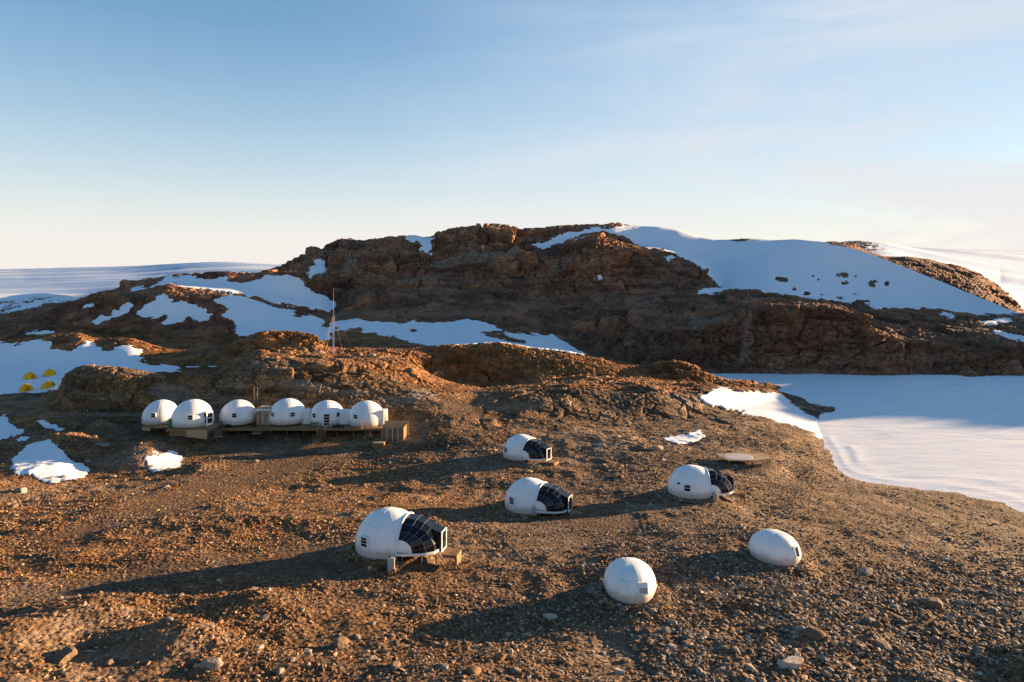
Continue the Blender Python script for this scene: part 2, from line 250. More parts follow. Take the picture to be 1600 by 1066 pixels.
GY = np.array(rowsD); GZ = np.array(rowsZ); GR = np.array(rowsR); NRW = len(GY)
GP = np.broadcast_to(COLS, GY.shape); GX = (GP - 800) / F * GY
near = segrow[8]                                           # rows up to the foot of the hills
GB = GZ.copy()
GZ[:near] = ground_z(GX[:near].ravel(), GY[:near].ravel()).reshape(GX[:near].shape)
kk = sstep(0, 30, np.arange(NRW) - near)[:, None]          # fade the near relief out into the hill rows
ext = slice(near, near + 60)
GZ[ext] = GZ[ext] + (ground_z(GX[ext].ravel(), GY[ext].ravel()).reshape(GX[ext].shape) - GZ[ext]) * (1 - kk[ext])
# --- snow, pale rock and track masks (where the snow lies, as areas of the land)
PYR = HZ + (CZ - GB) * F / GY                              # row of each land point as surveyed
n1 = fbm(GX, GY, GB, 9.0, 3, 70); n2 = fbm(GX + 50, GY, GB, 9.0, 3, 80); n3 = fbm(GX, GY, GB * 2, 3.6, 5, 90, .72); n4 = fbm(GX + 33, GY, GB * 2, 3.6, 5, 95, .72)
near_f = .45 + .55 * sstep(112, 135, GY)
jx = (4.0 * n1 + 12.0 * n3) * np.clip(200 / GY, .4, 1.5) * near_f; jy = (2.5 * n2 + 7.0 * n4) * np.clip(200 / GY, .4, 1.3) * near_f
QX, QY = GP + jx, PYR + jy
SNOW = np.zeros(GX.shape, np.float32)
def snow(poly, d0, d1, val=1.0, arr=None, jit=True):
    P = np.array(poly, float); lo, hi = P.min(0) - 12, P.max(0) + 12
    r0 = np.searchsorted(GY.min(1), d0 * .8); r1 = np.searchsorted(GY.min(1), d1) + 1
    r0 = max(0, r0 - 40); c0, c1 = np.searchsorted(COLS, lo[0]), np.searchsorted(COLS, hi[0])
    s = (slice(r0, r1), slice(c0, c1))
    k = inpoly(QX[s] if jit else GP[s], QY[s] if jit else PYR[s], poly) & (GY[s] >= d0) & (GY[s] <= d1)
    A = SNOW if arr is None else arr
    A[s] = np.where(k, val, A[s])
snow([(-900,545),(0,534),(33,536),(57,528),(67,528),(87,542),(105,551),(120,551),(117,539),(138,531),(150,542),(162,551),(186,550),(177,540),(204,537),(216,551),(219,564),(240,571),(255,569),(276,576),(284,582),(284,600),(240,612),(80,620),(-900,622)], 136, 182)
snow([(-900,596),(90,594),(94,603),(84,609),(72,611.5),(50,614),(26,616),(0,620),(-60,624),(-900,630)], 118, 146)
snow([(78,541),(95,537),(108,540),(112,545),(90,547)], 127, 180, 0); snow([(20,538),(30,536),(34,541),(22,543)], 127, 180, 0)
snow([(198,457),(210,450),(231,450),(240,447),(255,441),(264,431),(276,436),(288,431),(300,432),(309,437),(330,438),(345,436),(369,444),(390,440),(408,435),(420,430),(441,431),(459,434),(480,452),(519,468),(526,478),(516,489),(500,484),(470,478),(420,468),(390,462),(360,456),(330,454),(300,452),(270,446),(250,447),(237,452)], 223, 272)
snow([(333,467),(360,459),(378,464),(408,473),(429,483),(459,485),(480,489),(505,497),(522,512),(514,526),(500,529),(470,521),(440,518),(410,522),(385,526),(370,522),(372,510),(362,500),(350,490),(358,484),(350,476)], 175, 225)
snow([(455,485),(475,487),(486,495),(470,498),(460,492)], 175, 225, 0); snow([(495,506),(512,503),(520,510),(508,514)], 175, 225, 0)
snow([(246,461),(261,467),(270,474),(288,472),(318,483),(333,494),(324,500),(312,505),(303,498),(288,495),(270,506),(258,507),(264,497),(255,491),(240,495),(222,495),(210,488),(228,479),(237,470)], 180, 225)
snow([(198,469),(207,477),(204,485),(186,494),(174,496),(174,490),(192,480)], 180, 225); snow([(159,489),(168,498),(144,508),(150,497)], 180, 225)
snow([(132,476),(146,473),(144,480),(127,481)], 180, 225); snow([(42,518),(57,515),(82,520),(60,523)], 180, 225); snow([(100,522),(112,520),(115,525),(104,527)], 175, 225)
snow([(520,505),(545,499),(580,502),(620,505),(645,503),(690,505),(735,499),(755,503),(775,511),(790,519),(810,524),(830,521),(850,527),(862,521),(880,534),(914,555),(880,555),(850,552),(800,546),(740,546),(700,546),(680,543),(660,537),(640,532),(620,527),(590,523),(575,520),(560,513),(540,516),(526,515)], 172, 242)
snow([(745,518),(770,516),(785,520),(815,530),(822,535),(800,536),(775,531),(762,525),(750,522)], 172, 242, 0); snow([(640,516),(650,513),(655,518),(648,522)], 172, 242, 0)
snow([(485,418),(495,410),(510,415),(508,425),(490,434),(480,433)], 275, 340); snow([(655,366),(673,367),(676,380),(670,398),(664,396),(660,380),(640,377),(630,371),(645,369)], 308, 340)
snow([(828,381),(850,389),(870,381),(900,373),(935,362),(948,352),(925,357),(905,364),(885,362),(868,370),(855,380),(842,380)], 304, 362)
snow([(936,360),(960,356),(985,352),(1030,340),(1060,350),(1092,360),(1120,366),(1240,366),(1285,376),(1300,384),(1345,386),(1380,398),(1420,414),(1500,448),(1610,488),(1604,492),(1540,490),(1500,489),(1470,485),(1440,484),(1400,482),(1370,484),(1340,473),(1300,469),(1250,463),(1200,456),(1150,451),(1128,450),(1112,437),(1100,420),(1080,407),(1050,395),(1000,385),(970,369)], 250, 362)
for (x, y, a, b) in [(1221,437,9,4),(1272,431,3,2),(1280,436,2,1.5),(1318,430,10,4),(1319,441,5,3),(1364,442,6,6),(1386,444,5,4),(1336,434,2,1.5),(1241,453,4,2),(1262,458,5,3),(1337,460,3,2),(1312,464,5,2),(1150,374,26,3),(1214,375,8,2),(1030,353,9,2),(1062,358,8,2),(1345,472,14,3),(1285,459,7,2)]:
    snow([(x + a * math.cos(t * .7854), y + b * math.sin(t * .7854)) for t in range(8)], 250, 362, 0)
snow([(1530,503),(1560,499),(1610,495),(1610,500),(1540,506)], 205, 330); snow([(1540,514),(1565,519),(1610,529),(1610,533),(1570,527)], 205, 330); snow([(1470,487),(1492,495),(1490,500),(1470,493)], 205, 330)
snow([(1092,455),(1110,451),(1132,451),(1125,460),(1100,460)], 204, 300); snow([(1238,458),(1246,457),(1248,461),(1238,462)], 205, 330); snow([(930,434),(938,432),(939,436),(931,437)], 230, 320); snow([(1040,400),(1050,398),(1052,407),(1045,408)], 230, 320)
snow([(1094,623),(1105,615),(1122,607),(1160,611),(1180,612),(1200,617),(1214,613),(1228,622),(1250,643),(1280,658),(1296,668),(1284,684),(1262,674),(1240,666),(1200,656),(1150,641),(1120,632)], 112, 171)
snow([(-60,660),(0,655),(12,651),(15,665),(30,675),(42,680),(15,682),(0,690),(-60,700)], 70, 120); snow([(56,661),(75,660),(97,668),(75,671)], 70, 120); snow([(25,690),(45,685),(48,690),(32,694)], 70, 120)
snow([(20,725),(35,712),(55,702),(70,702),(95,714),(142,735),(120,745),(80,753),(75,747),(20,747)], 60, 112); snow([(224,730),(250,719),(278,715),(276,726),(240,735)], 60, 112)
snow([(1038,681),(1070,678),(1092,671),(1099,680),(1085,690),(1060,693),(1040,687)], 80, 130)
SNOW = np.where((GY > 545) & ~((GP > 1280) & (GP < 1350) & (GY < 700)), 1, SNOW)
SNOW = np.where((GY > 440) & (GY < 1230) & (GP > 1316) & (GP < 1400) & (GY > 900) & (n1 * .6 + n3 * .5 + (1390 - GP) / 90 > .30), 0, SNOW)
lf = (GP < 150) & (GY > 330) & (GY < 560); SNOW = np.where(lf, (n1 * .5 + n3 * .5 + .08 > 0), SNOW)
rk2 = (GY > 500) & (GY <= 560) & (GP > 1340); SNOW = np.where(rk2 & (n1 + .6 * n3 < .75), 0, SNOW)
mt = (GY > 180) & (GY < 375) & (GP > 430) & (GP < 1700); SNOW = np.where(mt & (SNOW < .5) & (n3 + .5 * n1 > .93), 1, SNOW)
_b = SNOW.astype(np.float32)
for _ in range(16):
    _b[1:-1, 1:-1] = (_b[1:-1, 1:-1] * 2 + _b[:-2, 1:-1] + _b[2:, 1:-1] + _b[1:-1, :-2] + _b[1:-1, 2:]) / 6
_sc = np.where(GY > 190, 2.0, 1.0)
pk = fbm(GX / _sc, GY / _sc, GB * 1.5 / _sc, 1.5, 4, 160, .6); pk2 = fbm(GX / _sc + 40, GY / _sc, GB * 1.5 / _sc, 1.7, 4, 165, .6)
SNOW = np.where((GY < 560) & (SNOW > .5) & (_b < .985) & (pk > .02 + 1.9 * np.clip(_b - .5, 0, 1)), 0, SNOW)
SNOW = np.where((GY < 560) & (SNOW < .5) & ~((GP > 1115) & (GY > 240)) & (_b > .04) & (pk2 > .42 - .9 * _b), 1, SNOW)
PALE = np.zeros(GX.shape, np.float32)
for p in ([(845,432),(870,412),(890,400),(908,394),(895,412),(862,434)], [(660,415),(700,402),(740,394),(790,388),(822,393),(800,404),(740,409),(690,419)], [(530,428),(545,404),(560,403),(552,426)], [(1165,490),(1180,492),(1172,540),(1160,570),(1150,575),(1158,530)], [(1075,500),(1130,495),(1170,500),(1130,508),(1080,512)]):
    snow(p, 190, 375, 1, PALE)
for p in ([(245,600),(290,603),(300,625),(250,628),(230,615)], [(415,597),(470,590),(500,600),(540,606),(590,612),(560,618),(470,608)], [(640,608),(668,612),(690,628),(680,634),(640,622)], [(300,720),(200,712),(140,720),(150,730),(260,736)]):
    snow(p, 60, 132, .8, PALE)
TRACK = (flat_mask(GP.ravel(), GB.ravel(), GY.ravel()).reshape(GX.shape) * (.65 + .7 * n1 + .6 * n3)).clip(0, 1).astype(np.float32)
snow([(742,608),(750,609),(755,620),(748,634),(722,648),(690,660),(688,655),(716,643),(738,630),(745,620)], 100, 150, 1, TRACK, False)
# --- rock relief along the surface normal
def normals(X, Y, Z):
    P = np.stack([X, Y, Z], -1); du = np.empty_like(P); dv = np.empty_like(P)
    du[:, 1:-1] = P[:, 2:] - P[:, :-2]; du[:, 0] = P[:, 1] - P[:, 0]; du[:, -1] = P[:, -1] - P[:, -2]
    dv[1:-1] = P[2:] - P[:-2]; dv[0] = P[1] - P[0]; dv[-1] = P[-1] - P[-2]
    n = np.cross(du, dv); n /= np.linalg.norm(n, axis=-1, keepdims=True) + 1e-12; return n
NRM = normals(GX, GY, GZ)
def blur(A, n):
    for _ in range(n):
        A = A.copy(); A[1:-1, 1:-1] = (A[1:-1, 1:-1] * 2 + A[:-2, 1:-1] + A[2:, 1:-1] + A[1:-1, :-2] + A[1:-1, 2:]) / 6
    return A
SN_S = blur(SNOW, 1)
DISP = np.zeros(GX.shape, np.float32)
TONE = np.zeros(GX.shape, np.float32)
def rockdisp(x, y, z, s, seed, msk, wt):
    wx = x + .45 * s * fbm(x, y, z, 3.5 * s, 2, seed + 3); wy = y + .3 * s * fbm(x, y, z, 3.0 * s, 2, seed + 4); wz = z + .5 * s * fbm(x, y, z, 6 * s, 2, seed + 5) + .10 * (x * .6 + y * .3)
    big = fbm(x, y, z * 1.6, 13 * s, 3, seed + 11)
    gate = sstep(-.25, .35, fbm(x, y, z, 8 * s, 2, seed + 23))           # massive rock here, rubble there
    f1, f2, rv = cells(wx / (6.5 * s), wy / (5.5 * s), wz / (3.6 * s), seed); e0 = sstep(0, .09, f2 - f1)
    g1, g2, gv = cells(wx / (2.6 * s), wy / (2.6 * s), wz / (1.5 * s), seed + 7); e1 = sstep(0, .12, g2 - g1)
    k1, k2, kv = cells(wx / (.95 * s), wy / (.95 * s), wz / (.6 * s), seed + 9); e2 = sstep(0, .25, k2 - k1)
    fine = fbm(x, y, z, .8 * s, 2, seed + 17)
    TONE[msk] += wt * ((rv - .5) * 1.0 * gate + (gv - .5) * .9 + (kv - .5) * .5 + fbm(x, y, wz * 5, 7 * s, 3, seed + 29) * .9)
    led = (wz / (2.3 * s)) % 1.0; led = sstep(.0, .16, led) * sstep(1.0, .75, led)
    return .95 * big + gate * ((1.5 * rv - .75) * e0 - .75 * (1 - e0)) + (.6 * gv - .3) * e1 * (.5 + .5 * gate) - .28 * (1 - e1) + (1 - .6 * gate) * ((.30 * kv - .12) * e2 - .12 * (1 - e2)) + .06 * fine + .40 * (led - .5) * gate
m1 = (GR > .02) & (GY > 95) & (GY < 240); m2 = (GR > .02) & (GY > 185) & (GY < 1300)
w2 = sstep(190, 235, GY)
DISP[m1] += rockdisp(GX[m1], GY[m1], GZ[m1], 1.0, 40, m1, 1 - w2[m1]) * (1 - w2[m1])
DISP[m2] += rockdisp(GX[m2], GY[m2], GZ[m2], 2.0, 50, m2, w2[m2]) * 1.9 * w2[m2]
slope = np.clip(1 - NRM[..., 2], 0, 1)
AMP = GR * (.65 + .8 * sstep(.03, .35, slope)) * (1 - .93 * SN_S) * (1 - .8 * TRACK)
drift = fbm(GX, GY * 2.0, 0 * GX, 24, 3, 130, .4) * .5 * sstep(110, 150, GY) * sstep(900, 500, GY)
OFF = DISP * AMP + SN_S * (drift + .10 + .08 * sstep(150, 250, GY))
OFF = OFF + sstep(650, 1300, GY) * SN_S * (9 * fbm(GX * .30 + GY * .25, GY * .95 - GX * .12, 0 * GX, 420, 4, 140) + 1.2 * fbm(GX * .5 + GY * .3, GY - .3 * GX, 0 * GX, 60, 3, 145))
keep = sstep(-1.2, .2, GB)                                   # leave the lake bed alone
OFF = OFF * np.where(GY < 190, keep, 1)
PX_, PY_, PZ_ = GX + NRM[..., 0] * OFF, GY + NRM[..., 1] * OFF, GZ + NRM[..., 2] * OFF
VAR = fbm(GX, GY, GB * 2, 12, 3, 150).astype(np.float32)

# ------------------------------------------------------------------ materials
def nodes(m): m.use_nodes = True; return m.node_tree.nodes, m.node_tree.links
def N(ns, t, **kw):
    n = ns.new('ShaderNode' + t)
    for k, v in kw.items():
        if k.startswith('i_'): n.inputs[k[2:]].default_value = v
        else: setattr(n, k, v)
    return n
def mixc(ns, ls, fac, a, b, bt='MIX'):
    n = N(ns, 'Mix', data_type='RGBA', blend_type=bt)
    for s, v in ((n.inputs[0], fac), (n.inputs[6], a), (n.inputs[7], b)):
        if hasattr(v, 'links') or hasattr(v, 'is_linked'): ls.new(v, s)
        elif isinstance(v, (int, float)): s.default_value = v
        else: s.default_value = (*v, 1)
    return n.outputs[2]
def rampn(ns, ls, src, stops):
    n = N(ns, 'ValToRGB'); cr = n.color_ramp
    while len(cr.elements) > 1: cr.elements.remove(cr.elements[-1])
    for i, (p, c) in enumerate(stops):
        e = cr.elements[0] if i == 0 else cr.elements.new(p)
        e.position = p; e.color = (*c, 1) if not isinstance(c, (int, float)) else (c, c, c, 1)
    ls.new(src, n.inputs[0]); return n.outputs[0]
def N_ma(ns, ls, src):
    n = N(ns, 'Math', operation='MULTIPLY_ADD'); ls.new(src, n.inputs[0]); n.inputs[1].default_value = .5; n.inputs[2].default_value = .5; return n.outputs[0]
def land_material(name, lo, mid, hi, red, scale, grain, speck=.75, bump=1.0, ice=None, redder_west=False):
    m = bpy.data.materials.new(name); ns, ls = nodes(m); b = ns['Principled BSDF']
    co = N(ns, 'TexCoord').outputs['Object']
    at = lambda a: N(ns, 'Attribute', attribute_name=a).outputs['Fac']
    def noise(sc, det=6, rough=.6, dist=0.0):
        n = N(ns, 'TexNoise'); n.inputs['Scale'].default_value = sc; n.inputs['Detail'].default_value = det; n.inputs['Roughness'].default_value = rough; n.inputs['Distortion'].default_value = dist
        ls.new(co, n.inputs['Vector']); return n.outputs[0]
    n_big, n_mid, n_fine = noise(.09 / scale, 5, .62, .4), noise(.6 / scale, 6, .7, .3), noise(4.5 / scale, 5, .75)
    col = rampn(ns, ls, n_mid, [(.30, lo), (.52, mid), (.72, hi)])
    fr = rampn(ns, ls, n_big, [(.38, 0), (.62, .8)])
    if redder_west:                                             # redder gravel on the west side, pinkish grey shingle towards the lake
        sp = N(ns, 'SeparateXYZ'); ls.new(co, sp.inputs[0]); mr = N(ns, 'MapRange'); ls.new(sp.outputs[0], mr.inputs[0])
        for i_, v_ in ((1, -22.0), (2, 16.0), (3, 1.15), (4, .15)): mr.inputs[i_].default_value = v_
        mm = N(ns, 'Math', operation='MULTIPLY'); ls.new(fr, mm.inputs[0]); ls.new(mr.outputs[0], mm.inputs[1]); fr = mm.outputs[0]
    col = mixc(ns, ls, fr, col, red)
    v = N(ns, 'TexVoronoi'); v.inputs['Scale'].default_value = grain; ls.new(co, v.inputs['Vector'])
    sep = N(ns, 'SeparateColor'); ls.new(v.outputs['Color'], sep.inputs[0])
    col = mixc(ns, ls, speck, col, rampn(ns, ls, sep.outputs[0], [(0, (.45, .43, .42)), (.5, (.9, .88, .86)), (.85, (1.25, 1.22, 1.2)), (1, (2.0, 1.95, 1.9))]), 'MULTIPLY')
    col = mixc(ns, ls, .25 + .4 * speck, col, rampn(ns, ls, n_fine, [(.3, (.55, .55, .55)), (.7, (1.5, 1.45, 1.4))]), 'MULTIPLY')
    col = mixc(ns, ls, 1.0, col, rampn(ns, ls, N_ma(ns, ls, at('tone')), [(0, (.42, .40, .40)), (.5, (1, 1, 1)), (1, (1.95, 1.9, 1.8))]), 'MULTIPLY')
    # strata seams
    mp = N(ns, 'Mapping'); mp.inputs['Scale'].default_value = (.05 / scale, .05 / scale, .9 / scale); mp.inputs['Rotation'].default_value = (.12, -.1, 0); ls.new(co, mp.inputs[0])
    st = N(ns, 'TexNoise'); st.inputs['Scale'].default_value = 1; st.inputs['Detail'].default_value = 5; ls.new(mp.outputs[0], st.inputs['Vector'])
    col = mixc(ns, ls, rampn(ns, ls, st.outputs[0], [(.54, 0), (.62, .55), (.66, .1)]), col, tuple(c * 1.35 for c in hi))
    pl = N(ns, 'Math', operation='MULTIPLY'); ls.new(at('pale'), pl.inputs[0]); ls.new(rampn(ns, ls, n_fine, [(.35, .35), (.6, 1)]), pl.inputs[1])
    col = mixc(ns, ls, pl.outputs[0], col, (.30, .225, .17))
    tk = N(ns, 'Math', operation='MULTIPLY'); ls.new(at('track'), tk.inputs[0]); tk.inputs[1].default_value = .5
    col = mixc(ns, ls, tk.outputs[0], col, (.105, .078, .058))
    sn = at('snow'); snm = rampn(ns, ls, sn, [(.4, 0), (.6, 1)])
    sc = (.78, .795, .82)
    if ice:
        mi = N(ns, 'Mapping'); mi.inputs['Scale'].default_value = (.0016, .0045, .002); ls.new(co, mi.inputs[0])
        ni = N(ns, 'TexNoise'); ni.inputs['Scale'].default_value = 1; ni.inputs['Detail'].default_value = 7; ni.inputs['Roughness'].default_value = .6; ls.new(mi.outputs[0], ni.inputs['Vector'])
        sc = rampn(ns, ls, ni.outputs[0], [(.36, ice), (.50, tuple(c * 1.15 for c in ice)), (.58, (.72, .75, .78))])  # pale streaks paint in sunlit snow between the bluish shade
    col = mixc(ns, ls, snm, col, sc)
    ls.new(col, b.inputs['Base Color'])
    b.inputs['Roughness'].default_value = .9; b.inputs['Specular IOR Level'].default_value = .15
    bu = N(ns, 'Bump'); bu.inputs['Distance'].default_value = .22 * scale * bump; ls.new(n_fine, bu.inputs['Height'])
    b2 = N(ns, 'Bump'); b2.inputs['Distance'].default_value = .9 * bump / grain; ls.new(v.outputs['Distance'], b2.inputs['Height']); b2.invert = True
    ls.new(bu.outputs[0], b2.inputs['Normal'])
    iv = N(ns, 'Math', operation='SUBTRACT'); iv.inputs[0].default_value = 1; ls.new(snm, iv.inputs[1])
    ls.new(iv.outputs[0], bu.inputs['Strength']); ls.new(iv.outputs[0], b2.inputs['Strength'])
    ls.new(b2.outputs[0], b.inputs['Normal'])
    return m
M_NEAR = land_material('stony ground', (.072,.046,.030), (.168,.113,.072), (.27,.198,.140), (.255,.130,.050), 1.0, 3.2, redder_west=True)
M_HILL = land_material('brown gneiss', (.066,.034,.017), (.150,.076,.033), (.23,.128,.064), (.225,.098,.034), 1.4, 1.6, .28, .5)
M_MTN = land_material('dark mountain rock', (.088,.050,.033), (.178,.100,.063), (.26,.16,.108), (.26,.122,.064), 3.0, .7, .30, .9)
M_ICE = land_material('plateau snow', (.05,.035,.028), (.09,.06,.045), (.14,.1,.075), (.1,.06,.04), 4, .4, .3, .5, (.34, .47, .64))  # blue ice colour also carries the plateau's bluish shade
def mesh_np(name, V, Fq, smooth_=True):
    me = bpy.data.meshes.new(name); V = np.ascontiguousarray(V, np.float32); Fq = np.ascontiguousarray(Fq, np.int32); k = Fq.shape[1]
    me.vertices.add(len(V)); me.vertices.foreach_set('co', V.ravel())
    me.loops.add(Fq.size); me.loops.foreach_set('vertex_index', Fq.ravel())
    me.polygons.add(len(Fq)); me.polygons.foreach_set('loop_start', np.arange(0, Fq.size, k, dtype=np.int32)); me.polygons.foreach_set('loop_total', np.full(len(Fq), k, np.int32))
    me.polygons.foreach_set('use_smooth', np.full(len(Fq), smooth_))
    me.update(); me.validate(); return me
def attr(me, name, a):
    t = me.attributes.new(name, 'FLOAT', 'POINT'); t.data.foreach_set('value', np.ascontiguousarray(a, np.float32).ravel())
def land(name, label, r0, r1, mat):
    s = slice(r0, r1 + 1); n = r1 - r0 + 1
    V = np.stack([PX_[s], PY_[s], PZ_[s]], -1).reshape(-1, 3)
    i = np.arange(n * NC).reshape(n, NC)
    Fq = np.stack([i[:-1, :-1], i[:-1, 1:], i[1:, 1:], i[1:, :-1]], -1).reshape(-1, 4)
    me = mesh_np(name, V, Fq)
    if name in ('rocky_hill', 'mountain'): me.polygons.foreach_set('use_smooth', (SN_S[r0:r1, :-1] > .25).ravel())
    attr(me, 'snow', SN_S[s] * .35 + SNOW[s] * .65); attr(me, 'pale', blur(PALE, 2)[s]); attr(me, 'track', TRACK[s]); attr(me, 'tone', TONE[s])
    me.materials.append(mat); o = bpy.data.objects.new(name, me); COL.objects.link(o); o['kind'] = 'structure'; o['label'] = label; return o
land('ground', 'stony brown ground sloping down to the frozen lake', 0, segrow[8], M_NEAR)
land('rocky_hill', 'low rocky hill and headland behind the shelters', segrow[8], segrow[13], M_HILL)
land('mountain', 'dark rocky mountain with snow slopes behind the lake', segrow[13], segrow[21], M_MTN)
land('ice_plateau', 'far white ice plateau on the horizon', segrow[21], NRW - 1, M_ICE)

# ------------------------------------------------------------------ frozen lake
def ice_material():
    m = bpy.data.materials.new('lake ice'); ns, ls = nodes(m); b = ns['Principled BSDF']; co = N(ns, 'TexCoord').outputs['Object']
    mp = N(ns, 'Mapping'); mp.inputs['Scale'].default_value = (.10, .34, 1); mp.inputs['Rotation'].default_value = (0, 0, .12); ls.new(co, mp.inputs[0])
    n = N(ns, 'TexNoise'); n.inputs['Scale'].default_value = 1; n.inputs['Detail'].default_value = 8; n.inputs['Roughness'].default_value = .65; ls.new(mp.outputs[0], n.inputs['Vector'])
    col = rampn(ns, ls, n.outputs[0], [(.32, (.56, .66, .75)), (.46, (.78, .80, .82)), (.7, (.83, .83, .83))])
    ls.new(col, b.inputs['Base Color']); b.inputs['Roughness'].default_value = .6; b.inputs['Specular IOR Level'].default_value = .25
    bu = N(ns, 'Bump'); bu.inputs['Distance'].default_value = .2; bu.inputs['Strength'].default_value = .8; ls.new(n.outputs[0], bu.inputs['Height'])
    ls.new(bu.outputs[0], b.inputs['Normal']); return m
M_LAKE = ice_material()
lx = np.concatenate([np.linspace(14, 140, 420), np.linspace(141, 460, 120)]); ly = np.concatenate([np.linspace(48, 130, 420), np.linspace(130.3, 250, 160)])
LX, LY = np.meshgrid(lx, ly); LB = base_z(LX.ravel(), LY.ravel()).reshape(LX.shape)
LZ = .025 * fbm(LX * .4, LY * 1.6, 0 * LX, 5, 4, 200)
shore = np.clip((-LB - .02) / .9, 0, 1)                     # 0 at the shore, 1 well out
LZ += .04 * np.exp(-((shore - .34 + .10 * fbm(LX, LY, 0 * LX, 16, 3, 210)) / .13) ** 2) * sstep(-.45, .25, fbm(LX, LY, 0 * LX, 20, 2, 215)) * (LY < 125)
LZ += .08 * np.exp(-((shore - .72 + .16 * fbm(LX, LY, 0 * LX, 14, 3, 220)) / .10) ** 2) * sstep(-.2, .4, fbm(LX, LY, 0 * LX, 17, 2, 225)) * (LY < 118)
ii = np.arange(LX.size).reshape(LX.shape)
me = mesh_np('lake', np.stack([LX, LY, LZ], -1).reshape(-1, 3), np.stack([ii[:-1, :-1], ii[:-1, 1:], ii[1:, 1:], ii[1:, :-1]], -1).reshape(-1, 4))
me.materials.append(M_LAKE); lake = bpy.data.objects.new('lake', me); COL.objects.link(lake); lake['kind'] = 'structure'; lake['label'] = 'frozen lake covered in white snow and ice'

# ------------------------------------------------------------------ builders
def plain(name, col, rough=.6, spec=.3, var=.12, vs=3.0, metal=0.0, bump=0.0, aniso=(1, 1, 1)):
    m = bpy.data.materials.new(name); ns, ls = nodes(m); b = ns['Principled BSDF']
    co = N(ns, 'TexCoord').outputs['Object']; mp = N(ns, 'Mapping'); mp.inputs['Scale'].default_value = aniso; ls.new(co, mp.inputs[0])
    n = N(ns, 'TexNoise'); n.inputs['Scale'].default_value = vs; n.inputs['Detail'].default_value = 5; ls.new(mp.outputs[0], n.inputs['Vector'])
    c = rampn(ns, ls, n.outputs[0], [(.3, tuple(v * (1 - var) for v in col)), (.7, tuple(min(1, v * (1 + var)) for v in col))])
    ls.new(c, b.inputs['Base Color']); b.inputs['Roughness'].default_value = rough; b.inputs['Specular IOR Level'].default_value = spec; b.inputs['Metallic'].default_value = metal
    if bump:
        bu = N(ns, 'Bump'); bu.inputs['Distance'].default_value = bump; ls.new(n.outputs[0], bu.inputs['Height']); ls.new(bu.outputs[0], b.inputs['Normal'])
    return m
def shell_mat():
    m = plain('white fibreglass', (.80, .79, .77), .42, .35, .035, .9)
    ns, ls = nodes(m); b = ns['Principled BSDF']; co = N(ns, 'TexCoord').outputs['Object']
    sx = N(ns, 'SeparateXYZ'); ls.new(co, sx.inputs[0])
    base = b.inputs['Base Color'].links[0].from_socket
    n = N(ns, 'TexNoise'); n.inputs['Scale'].default_value = 1.6; n.inputs['Detail'].default_value = 6; ls.new(co, n.inputs['Vector'])
    ad = N(ns, 'Math', operation='MULTIPLY_ADD'); ls.new(n.outputs[0], ad.inputs[0]); ad.inputs[1].default_value = -1.1; ls.new(sx.outputs[2], ad.inputs[2])
    f = rampn(ns, ls, ad.outputs[0], [(-.05, .7), (.10, .4), (.45, 0)])     # dust thrown up on the foot of the shell
    ls.new(mixc(ns, ls, f, base, (.46, .39, .32)), b.inputs['Base Color']); return m
M_SHELL = shell_mat()
M_WHITE = plain('white paint', (.78, .77, .75), .5, .3, .05)
M_SEAM = plain('grey seam', (.60, .59, .58), .6)
M_GLASS = plain('tinted canopy glass', (.008, .008, .012), .05, .32, .3, .7)
M_PANE = plain('dark window glass', (.016, .018, .026), .08, .5, .2)
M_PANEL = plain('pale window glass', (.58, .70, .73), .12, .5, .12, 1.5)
M_BAR = plain('glazing bar', (.20, .20, .22), .5, .3)
M_WOOD = plain('weathered planks', (.25, .145, .068), .75, .2, .32, 2.2, 0, .01, (.6, .6, 9))
M_WOODL = plain('pale plywood', (.46, .32, .18), .7, .2, .2, 2.2, 0, .004, (2, 2, 2))
M_WOODD = plain('dark planks', (.14, .075, .035), .75, .2, .3, 2.0, 0, .01, (.6, .6, 9))
M_STEEL = plain('grey steel', (.28, .29, .31), .45, .4, .15, 4, .6)
M_TANK = plain('grey plastic', (.36, .355, .34), .55, .3, .2, 4)
M_BLACK = plain('black plastic', (.015, .015, .016), .5, .3)
M_GREEN = plain('green plastic', (.035, .20, .045), .45, .3)
M_YEL = plain('yellow tent cloth', (.92, .46, .02), .75, .15, .15, 3)
M_YELD = plain('orange tent cloth', (.62, .21, .01), .75, .15, .15, 3)
M_BLUE = plain('blue mast paint', (.10, .17, .42), .5)
M_RED = plain('red cloth', (.35, .05, .04), .8)
M_SNOWT = plain('packed snow', (.52, .47, .45), .8, .2, .08)
